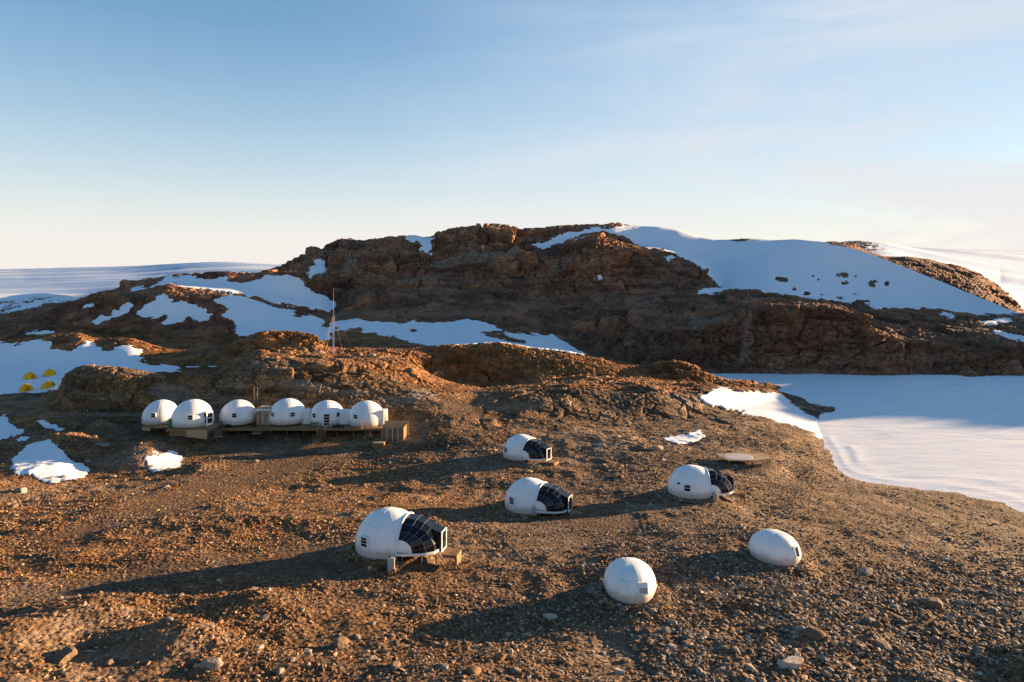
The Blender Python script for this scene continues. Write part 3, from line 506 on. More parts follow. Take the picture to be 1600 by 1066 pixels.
class MB:
    def __init__(s): s.v = []; s.f = []
    def add(s, V, Fs):
        o = len(s.v); s.v += [tuple(map(float, p)) for p in V]; s.f += [tuple(i + o for i in f) for f in Fs]; return s
    def box(s, x0, x1, y0, y1, z0, z1, M=None):
        V = [Vector(p) for p in ((x0,y0,z0),(x1,y0,z0),(x1,y1,z0),(x0,y1,z0),(x0,y0,z1),(x1,y0,z1),(x1,y1,z1),(x0,y1,z1))]
        if M: V = [M @ p for p in V]
        return s.add(V, [(0,3,2,1),(4,5,6,7),(0,1,5,4),(1,2,6,5),(2,3,7,6),(3,0,4,7)])
    def tube(s, P, r, n=6, closed=False):
        P = [Vector(p) for p in P]; rings = []
        rr = r if isinstance(r, (list, tuple)) else [r] * len(P)
        for i, p in enumerate(P):
            t = (P[(i + 1) % len(P)] - P[i - 1]) if closed else (P[min(i + 1, len(P) - 1)] - P[max(i - 1, 0)])
            t.normalize(); up = Vector((0, 0, 1)) if abs(t.z) < .9 else Vector((1, 0, 0))
            a = t.cross(up).normalized(); b = a.cross(t)
            rings.append([p + (a * math.cos(2 * math.pi * k / n) + b * math.sin(2 * math.pi * k / n)) * rr[i] for k in range(n)])
        V = [q for g in rings for q in g]; Fs = []
        m = len(P)
        for i in range(m if closed else m - 1):
            for k in range(n): Fs.append((i * n + k, i * n + (k + 1) % n, ((i + 1) % m) * n + (k + 1) % n, ((i + 1) % m) * n + k))
        if not closed: Fs += [tuple(range(n))[::-1], tuple((m - 1) * n + k for k in range(n))]
        return s.add(V, Fs)
    def lathe(s, prof, n=24, cx=0, cy=0, cap=True):
        V = [(cx + r * math.cos(2 * math.pi * k / n), cy + r * math.sin(2 * math.pi * k / n), z) for r, z in prof for k in range(n)]; Fs = []
        for i in range(len(prof) - 1):
            for k in range(n): Fs.append((i * n + k, i * n + (k + 1) % n, (i + 1) * n + (k + 1) % n, (i + 1) * n + k))
        if cap: Fs += [tuple(range(n))[::-1], tuple((len(prof) - 1) * n + k for k in range(n))]
        return s.add(V, Fs)
    def build(s, name, mat, parent=None, smooth_=False, bevel=0):
        me = bpy.data.meshes.new(name); me.from_pydata(s.v, [], s.f)
        bm = bmesh.new(); bm.from_mesh(me); bmesh.ops.remove_doubles(bm, verts=bm.verts, dist=1e-4); bmesh.ops.recalc_face_normals(bm, faces=bm.faces)
        if bevel: bmesh.ops.bevel(bm, geom=[e for e in bm.edges if len(e.link_faces) == 2 and e.calc_face_angle(0) > .5], offset=bevel, segments=2, affect='EDGES', profile=.5)
        bm.to_mesh(me); bm.free()
        if smooth_: me.polygons.foreach_set('use_smooth', [True] * len(me.polygons))
        me.materials.append(mat); o = bpy.data.objects.new(name, me); COL.objects.link(o)
        if parent: o.parent = parent
        return o
def tag(o, label, cat, group=None, kind=None):
    o['label'] = label; o['category'] = cat
    if group: o['group'] = group
    if kind: o['kind'] = kind
    return o
def thing(name, label, cat, loc=(0, 0, 0), rz=0, group=None):
    o = bpy.data.objects.new(name, None); o.empty_display_size = .3; COL.objects.link(o); o.location = loc; o.rotation_euler = (0, 0, rz)
    return tag(o, label, cat, group)
def dup(o, loc, rz, label, group=None):
    c = o.copy(); COL.objects.link(c); c.location = loc; c.rotation_euler = (0, 0, rz); c['label'] = label
    if group: c['group'] = group
    for ch in o.children:
        k = ch.copy(); COL.objects.link(k); k.parent = c
        for g in ch.children: q = g.copy(); COL.objects.link(q); q.parent = k
    return c
def dome_mb(R, wall, n=64, m=22, cut=None, flare=.0):
    b = MB(); prof = [(R * .985, 0), (R, wall * .5), (R, wall)]
    prof += [(R * math.cos(t), wall + R * math.sin(t)) for t in np.linspace(0, math.pi / 2, m)[1:-1]] + [(.02, wall + R)]
    if cut is None: return b.lathe(prof, n)
    return b.lathe(prof, n)
def window(par, R, wall, ang, zc, w, h, rows=2, cols=1, mat=None, pane_h=1.0):
    """a framed window box let into the curved shell, facing angle ang"""
    zz = max(0, zc + h / 2 - wall); ro = math.sqrt(max(R * R - min(zc - h / 2 - wall, 0) ** 2 * 0, .1)) - .0
    r_top = math.sqrt(R * R - zz * zz); r_out = R * math.cos(math.asin(min(1, w / 2 / R))) * (1 if zc - h / 2 < wall else math.sqrt(1 - ((zc - h / 2 - wall) / R) ** 2)) + .05
    Mx = Matrix.Rotation(ang, 4, 'Z')
    f = MB(); t = .07
    f.box(r_top - .35, r_out - .03, -w / 2, w / 2, zc - h / 2, zc + h / 2, Mx)
    f.box(r_out - .06, r_out + .03, -w / 2 - t, -w / 2, zc - h / 2 - t, zc + h / 2 + t, Mx); f.box(r_out - .06, r_out + .03, w / 2, w / 2 + t, zc - h / 2 - t, zc + h / 2 + t, Mx)
    f.box(r_top - .35, r_out + .03, -w / 2, w / 2, zc + h / 2, zc + h / 2 + t, Mx); f.box(r_out - .06, r_out + .05, -w / 2, w / 2, zc - h / 2 - t, zc - h / 2, Mx)
    o = f.build('window', M_WHITE, par)
    g = .05; ph = (h - g * (rows - 1)) / rows; pw = (w - g * (cols - 1)) / cols
    for i in range(rows):
        for j in range(cols):
            p = MB(); z0 = zc - h / 2 + i * (ph + g); y0 = -w / 2 + j * (pw + g)
            p.box(r_out - .028, r_out - .006, y0 + .005, y0 + pw - .005, z0 + .005, z0 + ph * pane_h - .005, Mx); p.build('pane', mat or M_PANE, o)
    return o
def seams(par, R, wall, n=8, off=.2, rings=(.55,)):
    s = MB()
    for k in range(n):
        a = off + 2 * math.pi * k / n
        s.tube([((R + .004) * math.cos(t) * math.cos(a), (R + .004) * math.cos(t) * math.sin(a), wall + (R + .004) * math.sin(t)) for t in np.linspace(0, 1.45, 14)], .013, 4)
    for t in rings:
        s.tube([((R + .004) * math.cos(t) * math.cos(a), (R + .004) * math.cos(t) * math.sin(a), wall + (R + .004) * math.sin(t)) for a in np.linspace(0, 2 * math.pi, 49)[:-1]], .013, 4, True)
    return s.build('panel_seam', M_SEAM, par)

# ------------------------------------------------------------------ glazed pods
def clip_shell(R, wall, xc):
    """dome shell open where the canopy meets it, at x = xc"""
    bm = bmesh.new(); me = bpy.data.meshes.new('t'); b = dome_mb(R, wall, 96, 30); me.from_pydata(b.v, [], b.f); bm.from_mesh(me)
    geom = list(bm.verts) + list(bm.edges) + list(bm.faces)
    for v in bm.verts:
        if v.co.x > 0: v.co.x *= PST
    bmesh.ops.bisect_plane(bm, geom=geom, plane_co=(xc, 0, 0), plane_no=(1, 0, 0), clear_outer=True)
    bm.normal_update(); out = bpy.data.meshes.new('shell'); bm.to_mesh(out); bm.free(); out.polygons.foreach_set('use_smooth', [True] * len(out.polygons)); out.materials.append(M_SHELL)
    return out
PR, PW, PXC = 2.5, .55, 1.6; PST = 1.28; RR = math.sqrt(PR * PR - (PXC / PST) ** 2); AX = 2.8
def can(psi, phi, s=1.0):
    """canopy point: pole on the side, turning from the ring (90 deg) down to the floor (0)"""
    r = RR * s; k = AX / RR
    return Vector((PXC + k * r * float(np.interp(math.degrees(min(psi, math.pi - psi)), (0, 26, 42, 59, 76, 90), (0, .42, .76, .95, 1, 1))) * max(0, math.cos(phi)) ** .78, -r * math.cos(psi), PW + r * math.sin(psi) * math.sin(phi) * (1 + .0)))
PSI = [R_(a) for a in (26, 42, 59, 76)]; PSI2 = PSI + [math.pi - p for p in PSI[::-1]]
PHI = [R_(a) for a in (90, 75, 60, 45, 30, 15, 0)]
def make_pod(label, loc, rz, vent=False, group='glazed dome pods'):
    t = thing('dome_pod', label, 'pod', loc, rz, group)
    o = bpy.data.objects.new('shell', clip_shell(PR, PW, PXC)); COL.objects.link(o); o.parent = t
    # seams only on the part of the dome that remains
    s = MB(); sx_ = lambda p: (p[0] * (PST if p[0] > 0 else 1), p[1], p[2])
    for k in range(9):
        a = R_(60 + 30 * k)
        s.tube([sx_(((PR + .003) * math.cos(q) * math.cos(a), (PR + .003) * math.cos(q) * math.sin(a), PW + (PR + .003) * math.sin(q))) for q in np.linspace(0, 1.4, 14)], .012, 4)
    for q in (.05, .75):
        s.tube([sx_(((PR + .003) * math.cos(q) * math.cos(a), (PR + .003) * math.cos(q) * math.sin(a), PW + (PR + .003) * math.sin(q))) for a in np.linspace(R_(62), R_(298), 40)], .012, 4)
    s.build('panel_seam', M_SEAM, t)
    fr = MB().lathe([(PR * .97, -.35), (PR * .97, .03)], 40); fr.v = [(p[0] * (1.2 if p[0] > 0 else 1) if p[0] < 1.25 else 1.5, p[1], p[2]) for p in fr.v]; fr.build('foundation_ring', M_WOOD, t)
    ring = MB(); ring.tube([(PXC + .03, (RR + .04) * math.cos(a), PW + (RR + .04) * math.sin(a)) for a in np.linspace(-.1, math.pi + .1, 40)], .075, 6)
    ring.build('ring_frame', M_WHITE, t, True)
    # glass: one sheet of flat panes; top strip runs on to the doorway
    g = MB(); bars = MB()
    dx = PXC + 2.98; hw = RR * math.cos(PSI[-1]); dh = PW + 1.22; db = PW - .22
    for i in range(len(PSI2) - 1):
        mid = i == 3
        for j in range(len(PHI) - 1):
            if mid and j >= 3: continue
            q = [can(PSI2[i], PHI[j]), can(PSI2[i + 1], PHI[j]), can(PSI2[i + 1], PHI[j + 1]), can(PSI2[i], PHI[j + 1])]
            g.add(q, [(0, 1, 2, 3)])
    g.build('canopy_glass', M_GLASS, t)
    for p in PSI2[1:-1]: bars.tube([can(p, f, 1.006) for f in PHI], .011, 4)
    for f in PHI[1:-1]: bars.tube([can(p, f, 1.006) for p in PSI2[:4]], .011, 4); bars.tube([can(p, f, 1.006) for p in PSI2[4:]], .011, 4)
    for f in PHI[1:3]: bars.tube([can(p, f, 1.006) for p in PSI2[3:5]], .011, 4)
    bars.build('glazing_bar', M_BAR, t)
    for sg in (1, -1):
        c = MB(); fan = [can(PSI[0] + .0, f, 1.004) for f in np.linspace(math.pi / 2, 0, 12)]; fan += [Vector((PXC, fan[0].y - .02, PW))]
        if sg < 0: fan = [Vector((p.x, -p.y, p.z)) for p in fan]
        inn = [Vector((p.x, p.y + sg * .10, p.z)) for p in fan]; n = len(fan)
        rim = [can(a, 0) for a in (PSI[0],)]
        c.add(fan + inn, [tuple(range(n)), tuple(range(2 * n - 1, n - 1, -1))] + [(k, (k + 1) % n, n + (k + 1) % n, n + k) for k in range(n)])
        # the cap bulges out to the pole
        pole = can(.05, 0, 1.004); pole = Vector((PXC + .12, pole.y, PW + .10));
        if sg < 0: pole.y = -pole.y
        c.add(fan[:-1] + [pole], [(k, k + 1, n - 1) for k in range(n - 2)])
        c.build('quarter_panel', M_SHELL, t)
    pts = [can(p, 0, 1.01) for p in np.linspace(R_(4), PSI[-1], 16)]
    for sg in (1, -1):
        P = [Vector((p.x, p.y * sg, PW - .06)) for p in pts]; P[0].x = PXC; rim = MB(); Vr = []
        for i in range(len(P)):
            tg = (P[min(i + 1, 15)] - P[max(i - 1, 0)]).normalized(); n = Vector((tg.y, -tg.x, 0)) * .05
            for q, zz in ((P[i] - n, PW - .15), (P[i] + n, PW - .15), (P[i] + n, PW + .02), (P[i] - n, PW + .02)): Vr.append((q.x, q.y, zz))
        rim.add(Vr, [(4 * i + k, 4 * i + (k + 1) % 4, 4 * i + 4 + (k + 1) % 4, 4 * i + 4 + k) for i in range(15) for k in range(4)] + [(0, 1, 2, 3), (63, 62, 61, 60)])
        rim.build('base_rim', M_WHITE, t)
    fl = MB(); P = [can(p, 0, .98) for p in np.linspace(0.02, math.pi - .02, 30)]; fl.add([(p.x, p.y, PW - .12) for p in P] + [(p.x, p.y, PW - .04) for p in P], [tuple(range(30))[::-1], tuple(range(30, 60))] + [(k, (k + 1) % 30, 30 + (k + 1) % 30, 30 + k) for k in range(30)])
    fl.build('floor', M_WOODD, t)
    # doorway box
    xk = can(math.pi / 2, PHI[4]).x - .25; zk = can(math.pi / 2, PHI[3]).z - .02; xk2 = can(math.pi / 2, PHI[3]).x - .04; zk = can(math.pi / 2, PHI[3]).z - .03
    v = MB(); W_ = hw + .02
    v.add([(xk2, -W_, zk), (dx, -W_, dh), (dx, W_, dh), (xk2, W_, zk), (xk2, -W_, zk - .04), (dx, -W_, dh - .04), (dx, W_, dh - .04), (xk2, W_, zk - .04)], [(0,1,2,3),(7,6,5,4),(0,4,5,1),(1,5,6,2),(2,6,7,3),(3,7,4,0)])
    for sg in (1, -1):
        a, b = sg * W_, sg * (W_ - .04)
        v.add([(xk2, a, PW), (dx, a, db), (dx, a, dh - .041), (xk2, a, zk - .041), (xk2, b, PW), (dx, b, db), (dx, b, dh - .041), (xk2, b, zk - .041)], [(0,1,2,3),(7,6,5,4),(0,4,5,1),(1,5,6,2),(2,6,7,3),(3,7,4,0)])
    v.build('porch', M_GLASS, t)
    d = MB(); fw = .08
    d.box(dx, dx + .07, -W_ - .02, -W_ + fw, db - .06, dh + .04); d.box(dx, dx + .07, W_ - fw, W_ + .02, db - .06, dh + .04)
    d.box(dx, dx + .07, -W_ + fw, W_ - fw, dh + .04 - fw, dh + .04); d.box(dx, dx + .07, -W_ + fw, W_ - fw, db - .06, db + .06)
    dr = d.build('door', M_WHITE, t)
    MB().box(dx + .02, dx + .045, -W_ + fw + .003, W_ - fw - .003, db + .063, dh + .037 - fw).build('pane', M_GLASS, dr)
    MB().box(dx + .046, dx + .11, W_ - fw - .12, W_ - fw - .06, PW + .35, PW + .5).build('handle', M_STEEL, dr)
    st = MB()
    for k in range(5): st.box(dx + .09 + k * .24, dx + .31 + k * .24, -.62, .62, db - .24, db - .17)
    st.box(dx + .11, dx + 1.27, -.60, -.53, db - .42, db - .241); st.box(dx + .11, dx + 1.27, .53, .60, db - .42, db - .241)
    for y in (-.58, .50): st.box(dx + 1.1, dx + 1.2, y, y + .08, -1.2, db - .421)
    st.box(dx + 1.211, dx + 1.27, -.52, .52, db - .95, db - .242)
    st.build('doorstep', M_WOOD, t)
    for f in (R_(20), R_(52), R_(80), R_(-20), R_(-52), R_(-80)):
        q = can(math.pi / 2 - f, 0, .97); MB().tube([(q.x, q.y, -1.6), (q.x, q.y, PW - .12)], .035, 6).build('post', M_STEEL, t)
    window(t, PR, PW, R_(-112), PW + .70, .62, .66, rows=3 if not vent else 2, cols=1)
    if vent:
        Mx = Matrix.Rotation(R_(-137), 4, 'Z'); p = MB(); p.tube([Mx @ Vector((PR * .9, 0, PW + 1.0)), Mx @ Vector((PR + .0, 0, PW + 1.0))], .11, 10); p.build('vent', M_BLACK, t)
    return t
pod_labels = ['largest glazed dome pod, leftmost and nearest, with a doorstep at its end',
              'middle-sized glazed dome pod between the largest pod and the farthest one',
              'smallest glazed dome pod, highest up the slope, near the rubble field',
              'glazed dome pod turned away, with a round vent, near the wooden platform']
for i, ((px, d, yb, a), lb) in enumerate(zip(POD, pod_labels)):
    x, y = gp(px, d); make_pod(lb, (x, y, zrow(yb, d - PR)), R_(a), i == 3)
# grey tanks beside the pods
def make_tank():
    t = thing('water_tank', '', 'tank', group='grey tanks beside the glazed pods')
    MB().box(-.26, .26, -.22, .22, -.3, .85).build('body', M_TANK, t, False, .07)
    MB().lathe([(.10, .85), (.10, .93), (.05, .95)], 12).build('cap', M_STEEL, t)
    h = MB(); h.tube([(-.18, 0, .85), (-.18, 0, 1.0), (.0 + .18, 0, 1.0), (.18, 0, .85)], .02, 6); h.build('handle', M_STEEL, t); return t
tank0 = make_tank()
for i, ((px, d, dz), lb) in enumerate(zip([(611, 50.2, 0), (834.5, 69.4, 0), (817.5, 92.6, 0), (1117.5, 73.6, 0)],
        ['grey tank at the foot of the largest glazed pod', 'grey tank at the foot of the middle glazed pod', 'grey tank at the foot of the smallest, farthest glazed pod', 'grey tank by the pod that has a round vent'])):
    x, y = gp(px, d); z = gz(x, y) + .05
    if i == 0: tank0.location = (x, y, z); tank0.rotation_euler.z = .3; tank0['label'] = lb
    else: dup(tank0, (x, y, z), .5 * i, lb)
# ------------------------------------------------------------------ egg-shaped cabins
def make_egg(label, loc, rz, wins):
    t = thing('egg_cabin', label, 'cabin', loc, rz, 'small closed egg cabins')
    a, b, h, w0 = 2.08, 1.8, 1.60, .5
    prof = [(.84, -.25), (.90, .0), (.97, .28), (1.0, w0)] + [(math.cos(q) ** .86, w0 + h * math.sin(q) ** .93) for q in np.linspace(0, math.pi / 2, 22)[1:-1]] + [(.01, w0 + h)]
    def pt(r, z, k): 
        c, s_ = math.cos(k), math.sin(k); e = 2.2
        u = (abs(c) ** (2 / e)) * (1 if c > 0 else -1); v_ = (abs(s_) ** (2 / e)) * (1 if s_ > 0 else -1)
        return (a * r * u * (1.0 if u > 0 else .96), b * r * v_ * (1 - .10 * max(u, 0) * r), z)
    n = 56; V = [pt(r, z, 2 * math.pi * k / n) for r, z in prof for k in range(n)]
    Fs = [(i * n + k, i * n + (k + 1) % n, (i + 1) * n + (k + 1) % n, (i + 1) * n + k) for i in range(len(prof) - 1) for k in range(n)] + [tuple((len(prof) - 1) * n + k for k in range(n))]
    MB().add(V, Fs).build('shell', M_SHELL, t, True)
    s = MB()
    for k in range(8):
        s.tube([Vector(pt(r * 1.002, z, .3 + 2 * math.pi * k / 8)) for r, z in prof[3:-2]], .011, 4)
    s.tube([Vector(pt(1.003, w0 + .02, 2 * math.pi * k / 60)) for k in range(60)], .014, 4, True)
    s.tube([Vector(pt(prof[12][0] * 1.003, prof[12][1], 2 * math.pi * k / 60)) for k in range(60)], .010, 4, True)
    s.build('panel_seam', M_SEAM, t)
    for (yo, w, hh, light) in wins:
        zc = 1.12; xo = a * .985 * math.sqrt(max(0, 1 - (abs(yo) / b) ** 2.2)) + .02; rot = Matrix.Translation((0, yo, 0)) @ Matrix.Rotation(yo * .28, 4, 'Z')
        rot = rot @ Matrix.Translation((xo - .06, 0, zc)) @ Matrix.Rotation(-.26, 4, 'Y') @ Matrix.Translation((-xo, 0, -zc))
        f = MB(); tk = .06
        f.box(xo - .7, xo - .02, -w / 2, w / 2, zc - hh / 2, zc + hh / 2, rot)
        f.box(xo - .7, xo + .03, -w / 2 - tk, w / 2 + tk, zc + hh / 2, zc + hh / 2 + tk, rot); f.box(xo - .2, xo + .05, -w / 2 - tk, w / 2 + tk, zc - hh / 2 - tk, zc - hh / 2, rot)
        f.box(xo - .4, xo + .03, -w / 2 - tk, -w / 2, zc - hh / 2, zc + hh / 2, rot); f.box(xo - .4, xo + .03, w / 2, w / 2 + tk, zc - hh / 2, zc + hh / 2, rot)
        o = f.build('window', M_WHITE, t)
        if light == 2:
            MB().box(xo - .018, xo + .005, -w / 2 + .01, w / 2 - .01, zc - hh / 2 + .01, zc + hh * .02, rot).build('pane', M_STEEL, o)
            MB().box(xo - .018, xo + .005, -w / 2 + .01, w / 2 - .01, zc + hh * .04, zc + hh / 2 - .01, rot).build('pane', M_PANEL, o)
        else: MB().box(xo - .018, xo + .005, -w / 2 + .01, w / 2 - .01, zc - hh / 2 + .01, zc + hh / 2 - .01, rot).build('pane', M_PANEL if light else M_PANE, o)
    return t
for (px, d, yb, a), lb, wn_ in zip(EGG, ['white egg-shaped cabin with one small window in its end, at right', 'white rounded cabin with two pale windows facing front, lowest on the slope'], [[(.0, .40, .70, 0)], [(-.36, .58, .66, 1), (.44, .52, .62, 2)]]):
    x, y = gp(px, d); make_egg(lb, (x, y, zrow(yb, d - 1.8)), R_(a), wn_)

# ------------------------------------------------------------------ row of white domes on decks
DK = 5.42
row_labels = ['white dome at the far left end of the row, partly behind its neighbour', 'large white dome on a plywood-skirted deck, glazed door on its right',
              'white dome left of the wooden entrance hut, with a black box at its foot', 'white dome with two windows right of the wooden entrance hut', 'white dome with a dark paned door at the head of the wooden stairs', 'white dome at the right end of the row beside the slatted enclosure']
row_pos = []
def camang(x, y): return math.atan2(-y, -x)                # bearing from a thing to the viewpoint
for i, ((px, d, r, yb), lb) in enumerate(zip(ROW, row_labels)):
    x, y = gp(px, d); z = zrow(yb, d - r); wall = .72; row_pos.append((x, y, z, r))
    t = thing('dome_tent', lb, 'dome', (x, y, z), 0, 'white domes in the row')
    dome_mb(r, wall, 72, 24).build('shell', M_SHELL, t, True)
    seams(t, r, wall, 10, .31 * i, (.02, .7))
    ca = camang(x, y)
    wins = {0: [-.42], 1: [-.12], 2: [-.20], 3: [-.88, .26], 4: [-.80, .66], 5: [-.62]}[i]
    for wa in wins: window(t, r, wall, ca + wa, 1.62, .66, .62)
    if i == 4:                                             # door with four dark panes
        Mx = Matrix.Rotation(ca - .02, 4, 'Z'); db = MB(); db.box(r - .9, r + .10, -.56, .56, .02, 2.0, Mx); dd = db.build('door', M_WHITE, t, False, .015)
        for k in range(4): MB().box(r + .103, r + .115, -.42, .42, .14 + k * .46, .52 + k * .46, Mx).build('pane', M_PANE, dd)
    if i == 1:
        Mx = Matrix.Rotation(ca + .78, 4, 'Z'); db = MB(); db.box(r - 1.2, r + .30, -.62, .62, .02, 2.2, Mx); dd = db.build('door', M_WHITE, t, False, .03)
        Mz = Mx @ Matrix.Translation((0, -.62, 0))
        for k in range(2): MB().box(r - .28, r + .17, -.012, -.002, .42 + k * .86, 1.14 + k * .86, Mz).build('pane', M_PANE, dd)
        for k in range(2): MB().box(r + .302, r + .312, -.45, .45, .42 + k * .86, 1.14 + k * .86, Mx).build('pane', M_PANE, dd)
    if i == 5:                                             # porch on the right
        Mx = Matrix.Rotation(ca + 1.15, 4, 'Z'); pb = MB()
        pb.box(r - 1.0, r + .42, -.8, -.70, 0, 2.25, Mx); pb.box(r - 1.0, r + .42, .70, .8, 0, 2.25, Mx); pb.box(r - 1.6, r + .42, -.8, .8, 2.25, 2.35, Mx); pb.box(r - .3, r - .2, -.70, .70, 0, 2.25, Mx)
        pb.build('porch', M_WHITE, t)
    if i == 2:
        Mx = Matrix.Rotation(ca - .08, 4, 'Z'); p = MB(); q = 1.05
        p.box(r * math.cos(q) - .1, r * math.cos(q) + .1, -.22, .22, wall + r * math.sin(q) - .02, wall + r * math.sin(q) + .10, Mx); p.build('vent', M_PANEL, t)
for (i, j) in ((3, 4), (4, 5)):
    a, b = row_pos[i], row_pos[j]; p = MB(); n = 9
    x0, x1 = a[0] + a[3] * .86, b[0] - b[3] * .86; yc = (a[1] + b[1]) / 2 - .3
    prof = [(-.9, 0), (-.9, 1.75)] + [(.9 * -math.cos(q), 1.75 + .55 * math.sin(q)) for q in np.linspace(0, math.pi, n)[1:-1]] + [(.9, 1.75), (.9, 0)]
    m = len(prof); z0 = DK + .02
    p.add([(x0, yc + u, z0 + v) for u, v in prof] + [(x1, yc + u, z0 + v) for u, v in prof], [tuple(range(m)), tuple(range(2 * m - 1, m - 1, -1))] + [(k, (k + 1) % m, m + (k + 1) % m, m + k) for k in range(m)])
    tag(p.build('passage', M_WHITE), 'white passage joining %s' % ('the two-window dome to the dome with the stairs' if i == 3 else 'the dome with the stairs to the last dome at right'), 'passage')
# decks
def make_deck(label, x0, x1, y0, y1, zt, zb, skirt=None, posts=(), skirt_mat=None):
    t = thing('wooden_deck', label, 'deck', ((x0 + x1) / 2, (y0 + y1) / 2, zt)); cx, cy = (x0 + x1) / 2, (y0 + y1) / 2
    p = MB(); y = y0
    while y < y1 - .05: p.box(x0 - cx, x1 - cx, y - cy, min(y + .19, y1) - cy, -.06, 0); y += .2
    p.build('planks', M_WOOD, t)
    b = MB(); b.box(x0 - cx, x1 - cx, y0 - cy - .05, y0 - cy - .003, -.34, -.02); b.box(x0 - cx, x1 - cx, y1 - cy + .003, y1 - cy + .05, -.34, -.02)
    b.box(x1 - cx + .003, x1 - cx + .05, y0 - cy, y1 - cy, -.34, -.02); b.box(x0 - cx - .05, x0 - cx - .003, y0 - cy, y1 - cy, -.34, -.02); b.build('fascia', M_WOOD, t)
    n = max(2, int((x1 - x0) / 2.4))
    for k in range(n + 1):
        xx = x0 + .1 + (x1 - x0 - .2) * k / n
        for yy in (y0 + .1, y1 - .1): MB().box(xx - .06 - cx, xx + .06 - cx, yy - .06 - cy, yy + .06 - cy, zb - zt - .4, -.061).build('support', M_WOODD, t)
    if skirt:
        for (a, c, dz, mt) in skirt:
            s = MB(); s.add([(a - cx, y0 - cy - .09, -.08), (c - cx, y0 - cy - .09, -.08), (c - cx, y0 - cy - .09, dz[1]), (a - cx, y0 - cy - .09, dz[0]), (a - cx, y0 - cy - .053, -.08), (c - cx, y0 - cy - .053, -.08), (c - cx, y0 - cy - .053, dz[1]), (a - cx, y0 - cy - .053, dz[0])], [(0,1,2,3),(7,6,5,4),(0,4,5,1),(1,5,6,2),(2,6,7,3),(3,7,4,0)])
            s.build('skirt_board', mt, t)
    for (xx, hh, mt) in posts:
        MB().box(xx - .035 - cx, xx + .035 - cx, y0 - cy - .12, y0 - cy - .052, -.3, hh).build('rail_post', mt, t)
    return t
def X(px, d): return (px - 800) / F * d
make_deck('long wooden deck under the four domes at the right of the row', X(344, 107), X(604, 107), 107.2, 115.2, DK, 4.6,
          posts=[(X(384, 107), .9, M_WOODD), (X(452, 107), .95, M_WOODD), (X(565, 107), 1.0, M_WOODL), (X(573, 107), 1.0, M_WOOD), (X(520, 107), .7, M_WOODD)])
make_deck('low wooden deck under the leftmost dome of the row', X(222, 109), X(270, 109), 108.8, 115.5, row_pos[0][2] - .03, 4.6, skirt=[(X(224, 109), X(236, 109), (-.6, -.7), M_WOODL)])
make_deck('raised wooden deck with pale plywood skirt under the large front dome', X(259.5, 103.4), X(326, 103.4), 103.4, 110.2, row_pos[1][2] - .03, 4.6,
          skirt=[(X(265, 103.4), X(291, 103.4), (-1.0, -1.05), M_WOOD), (X(291.2, 103.4), X(324, 103.4), (-1.1, -1.5), M_WOODL)])
def stairs(label, xc, y_top, z_top, w, n, rise, run, rail=True, rz=0, side=0):
    t = thing('wooden_stairs', label, 'stairs', (xc, y_top, z_top), rz)
    for k in range(n): MB().box(-w / 2, w / 2, -run * (k + 1), -run * k - .03, -rise * (k + 1), -rise * (k + 1) + .06).build('tread', M_WOOD if k < n - 1 else M_WOODL, t)
    for sx in (-w / 2 - .06, w / 2 + .003):
        s = MB(); s.add([(sx, -.03, -.1), (sx, -run * n, -rise * n - .1), (sx, -run * n, -rise * n + .14), (sx, -.03, .12), (sx + .057, -.03, -.1), (sx + .057, -run * n, -rise * n - .1), (sx + .057, -run * n, -rise * n + .14), (sx + .057, -.03, .12)], [(0,1,2,3),(7,6,5,4),(0,4,5,1),(1,5,6,2),(2,6,7,3),(3,7,4,0)]); s.build('stringer', M_WOODD, t)
    if rail:
        for sx in (-w / 2 - .03, w / 2 + .03):
            r = MB(); r.tube([(sx, -.05, .1), (sx, -.05, .75), (sx + (0.0), -run * 2.6, -rise * 2.6 + .55), (sx, -run * 2.6, -rise * 2.6 - .05)], .045, 6); r.build('handrail', M_WOODL, t)
    return t
stairs('wooden stairs with pale handrails leading up to the door of the fifth dome', X(502, 106), 107.05, DK - .06, 1.25, 8, .185, .30, rz=R_(-10))
stairs('short dark wooden steps beside the large front dome with the plywood skirt', X(333, 104), 105.6, 5.55, 1.2, 4, .2, .3, False, R_(25))
stairs('low wooden step at the deck below the entrance hut', X(402, 106.5), 107.1, DK - .12, 1.3, 3, .17, .3, False)
# entrance hut between two domes
hx, hy = X(411, 109.5), 109.6
t = thing('entrance_hut', 'small wooden entrance hut with a grey door between two domes', 'hut', (hx, hy, DK + .01))
b = MB(); b.box(-1.1, -.52, -.05, .05, 0, 2.45); b.box(.32, 1.1, -.05, .05, 0, 2.45); b.box(-.52, .32, -.05, .05, 1.95, 2.45); b.box(-1.1, -1.0, .053, 2.6, 0, 2.45); b.box(1.0, 1.1, .053, 2.6, 0, 2.45); b.box(-1.0, 1.0, 2.5, 2.6, 0, 2.45); b.build('wall', M_WOODL, t)
MB().box(-.50, .30, .06, .11, .02, 1.94).build('door', M_TANK, t); b = MB(); b.box(-1.25, 1.25, -.25, 2.7, 2.452, 2.55); b.build('roof', M_WHITE, t)
for xx in (-1.06, -.56, .36, 1.02): MB().box(xx - .05, xx + .05, -.12, -.053, 0, 2.44).build('post', M_WOOD, t)
fl = MB(); fl.box(-1.2, 1.2, -.30, -.253, 2.25, 2.56); bn = fl.build('fascia', M_WHITE, t)
for k, (m_, w0, w1) in enumerate([(M_BLUE, -.55, -.1), (M_RED, .12, .3), (M_BLUE, .45, 1.0)]): MB().box(w0, w1, -.318, -.303, 2.29, 2.42 + .05 * (k % 2)).build('banner', m_, bn)
MB().box(.55, .78, -.085, -.055, 1.45, 1.7).build('sign_plate', M_RED, t)
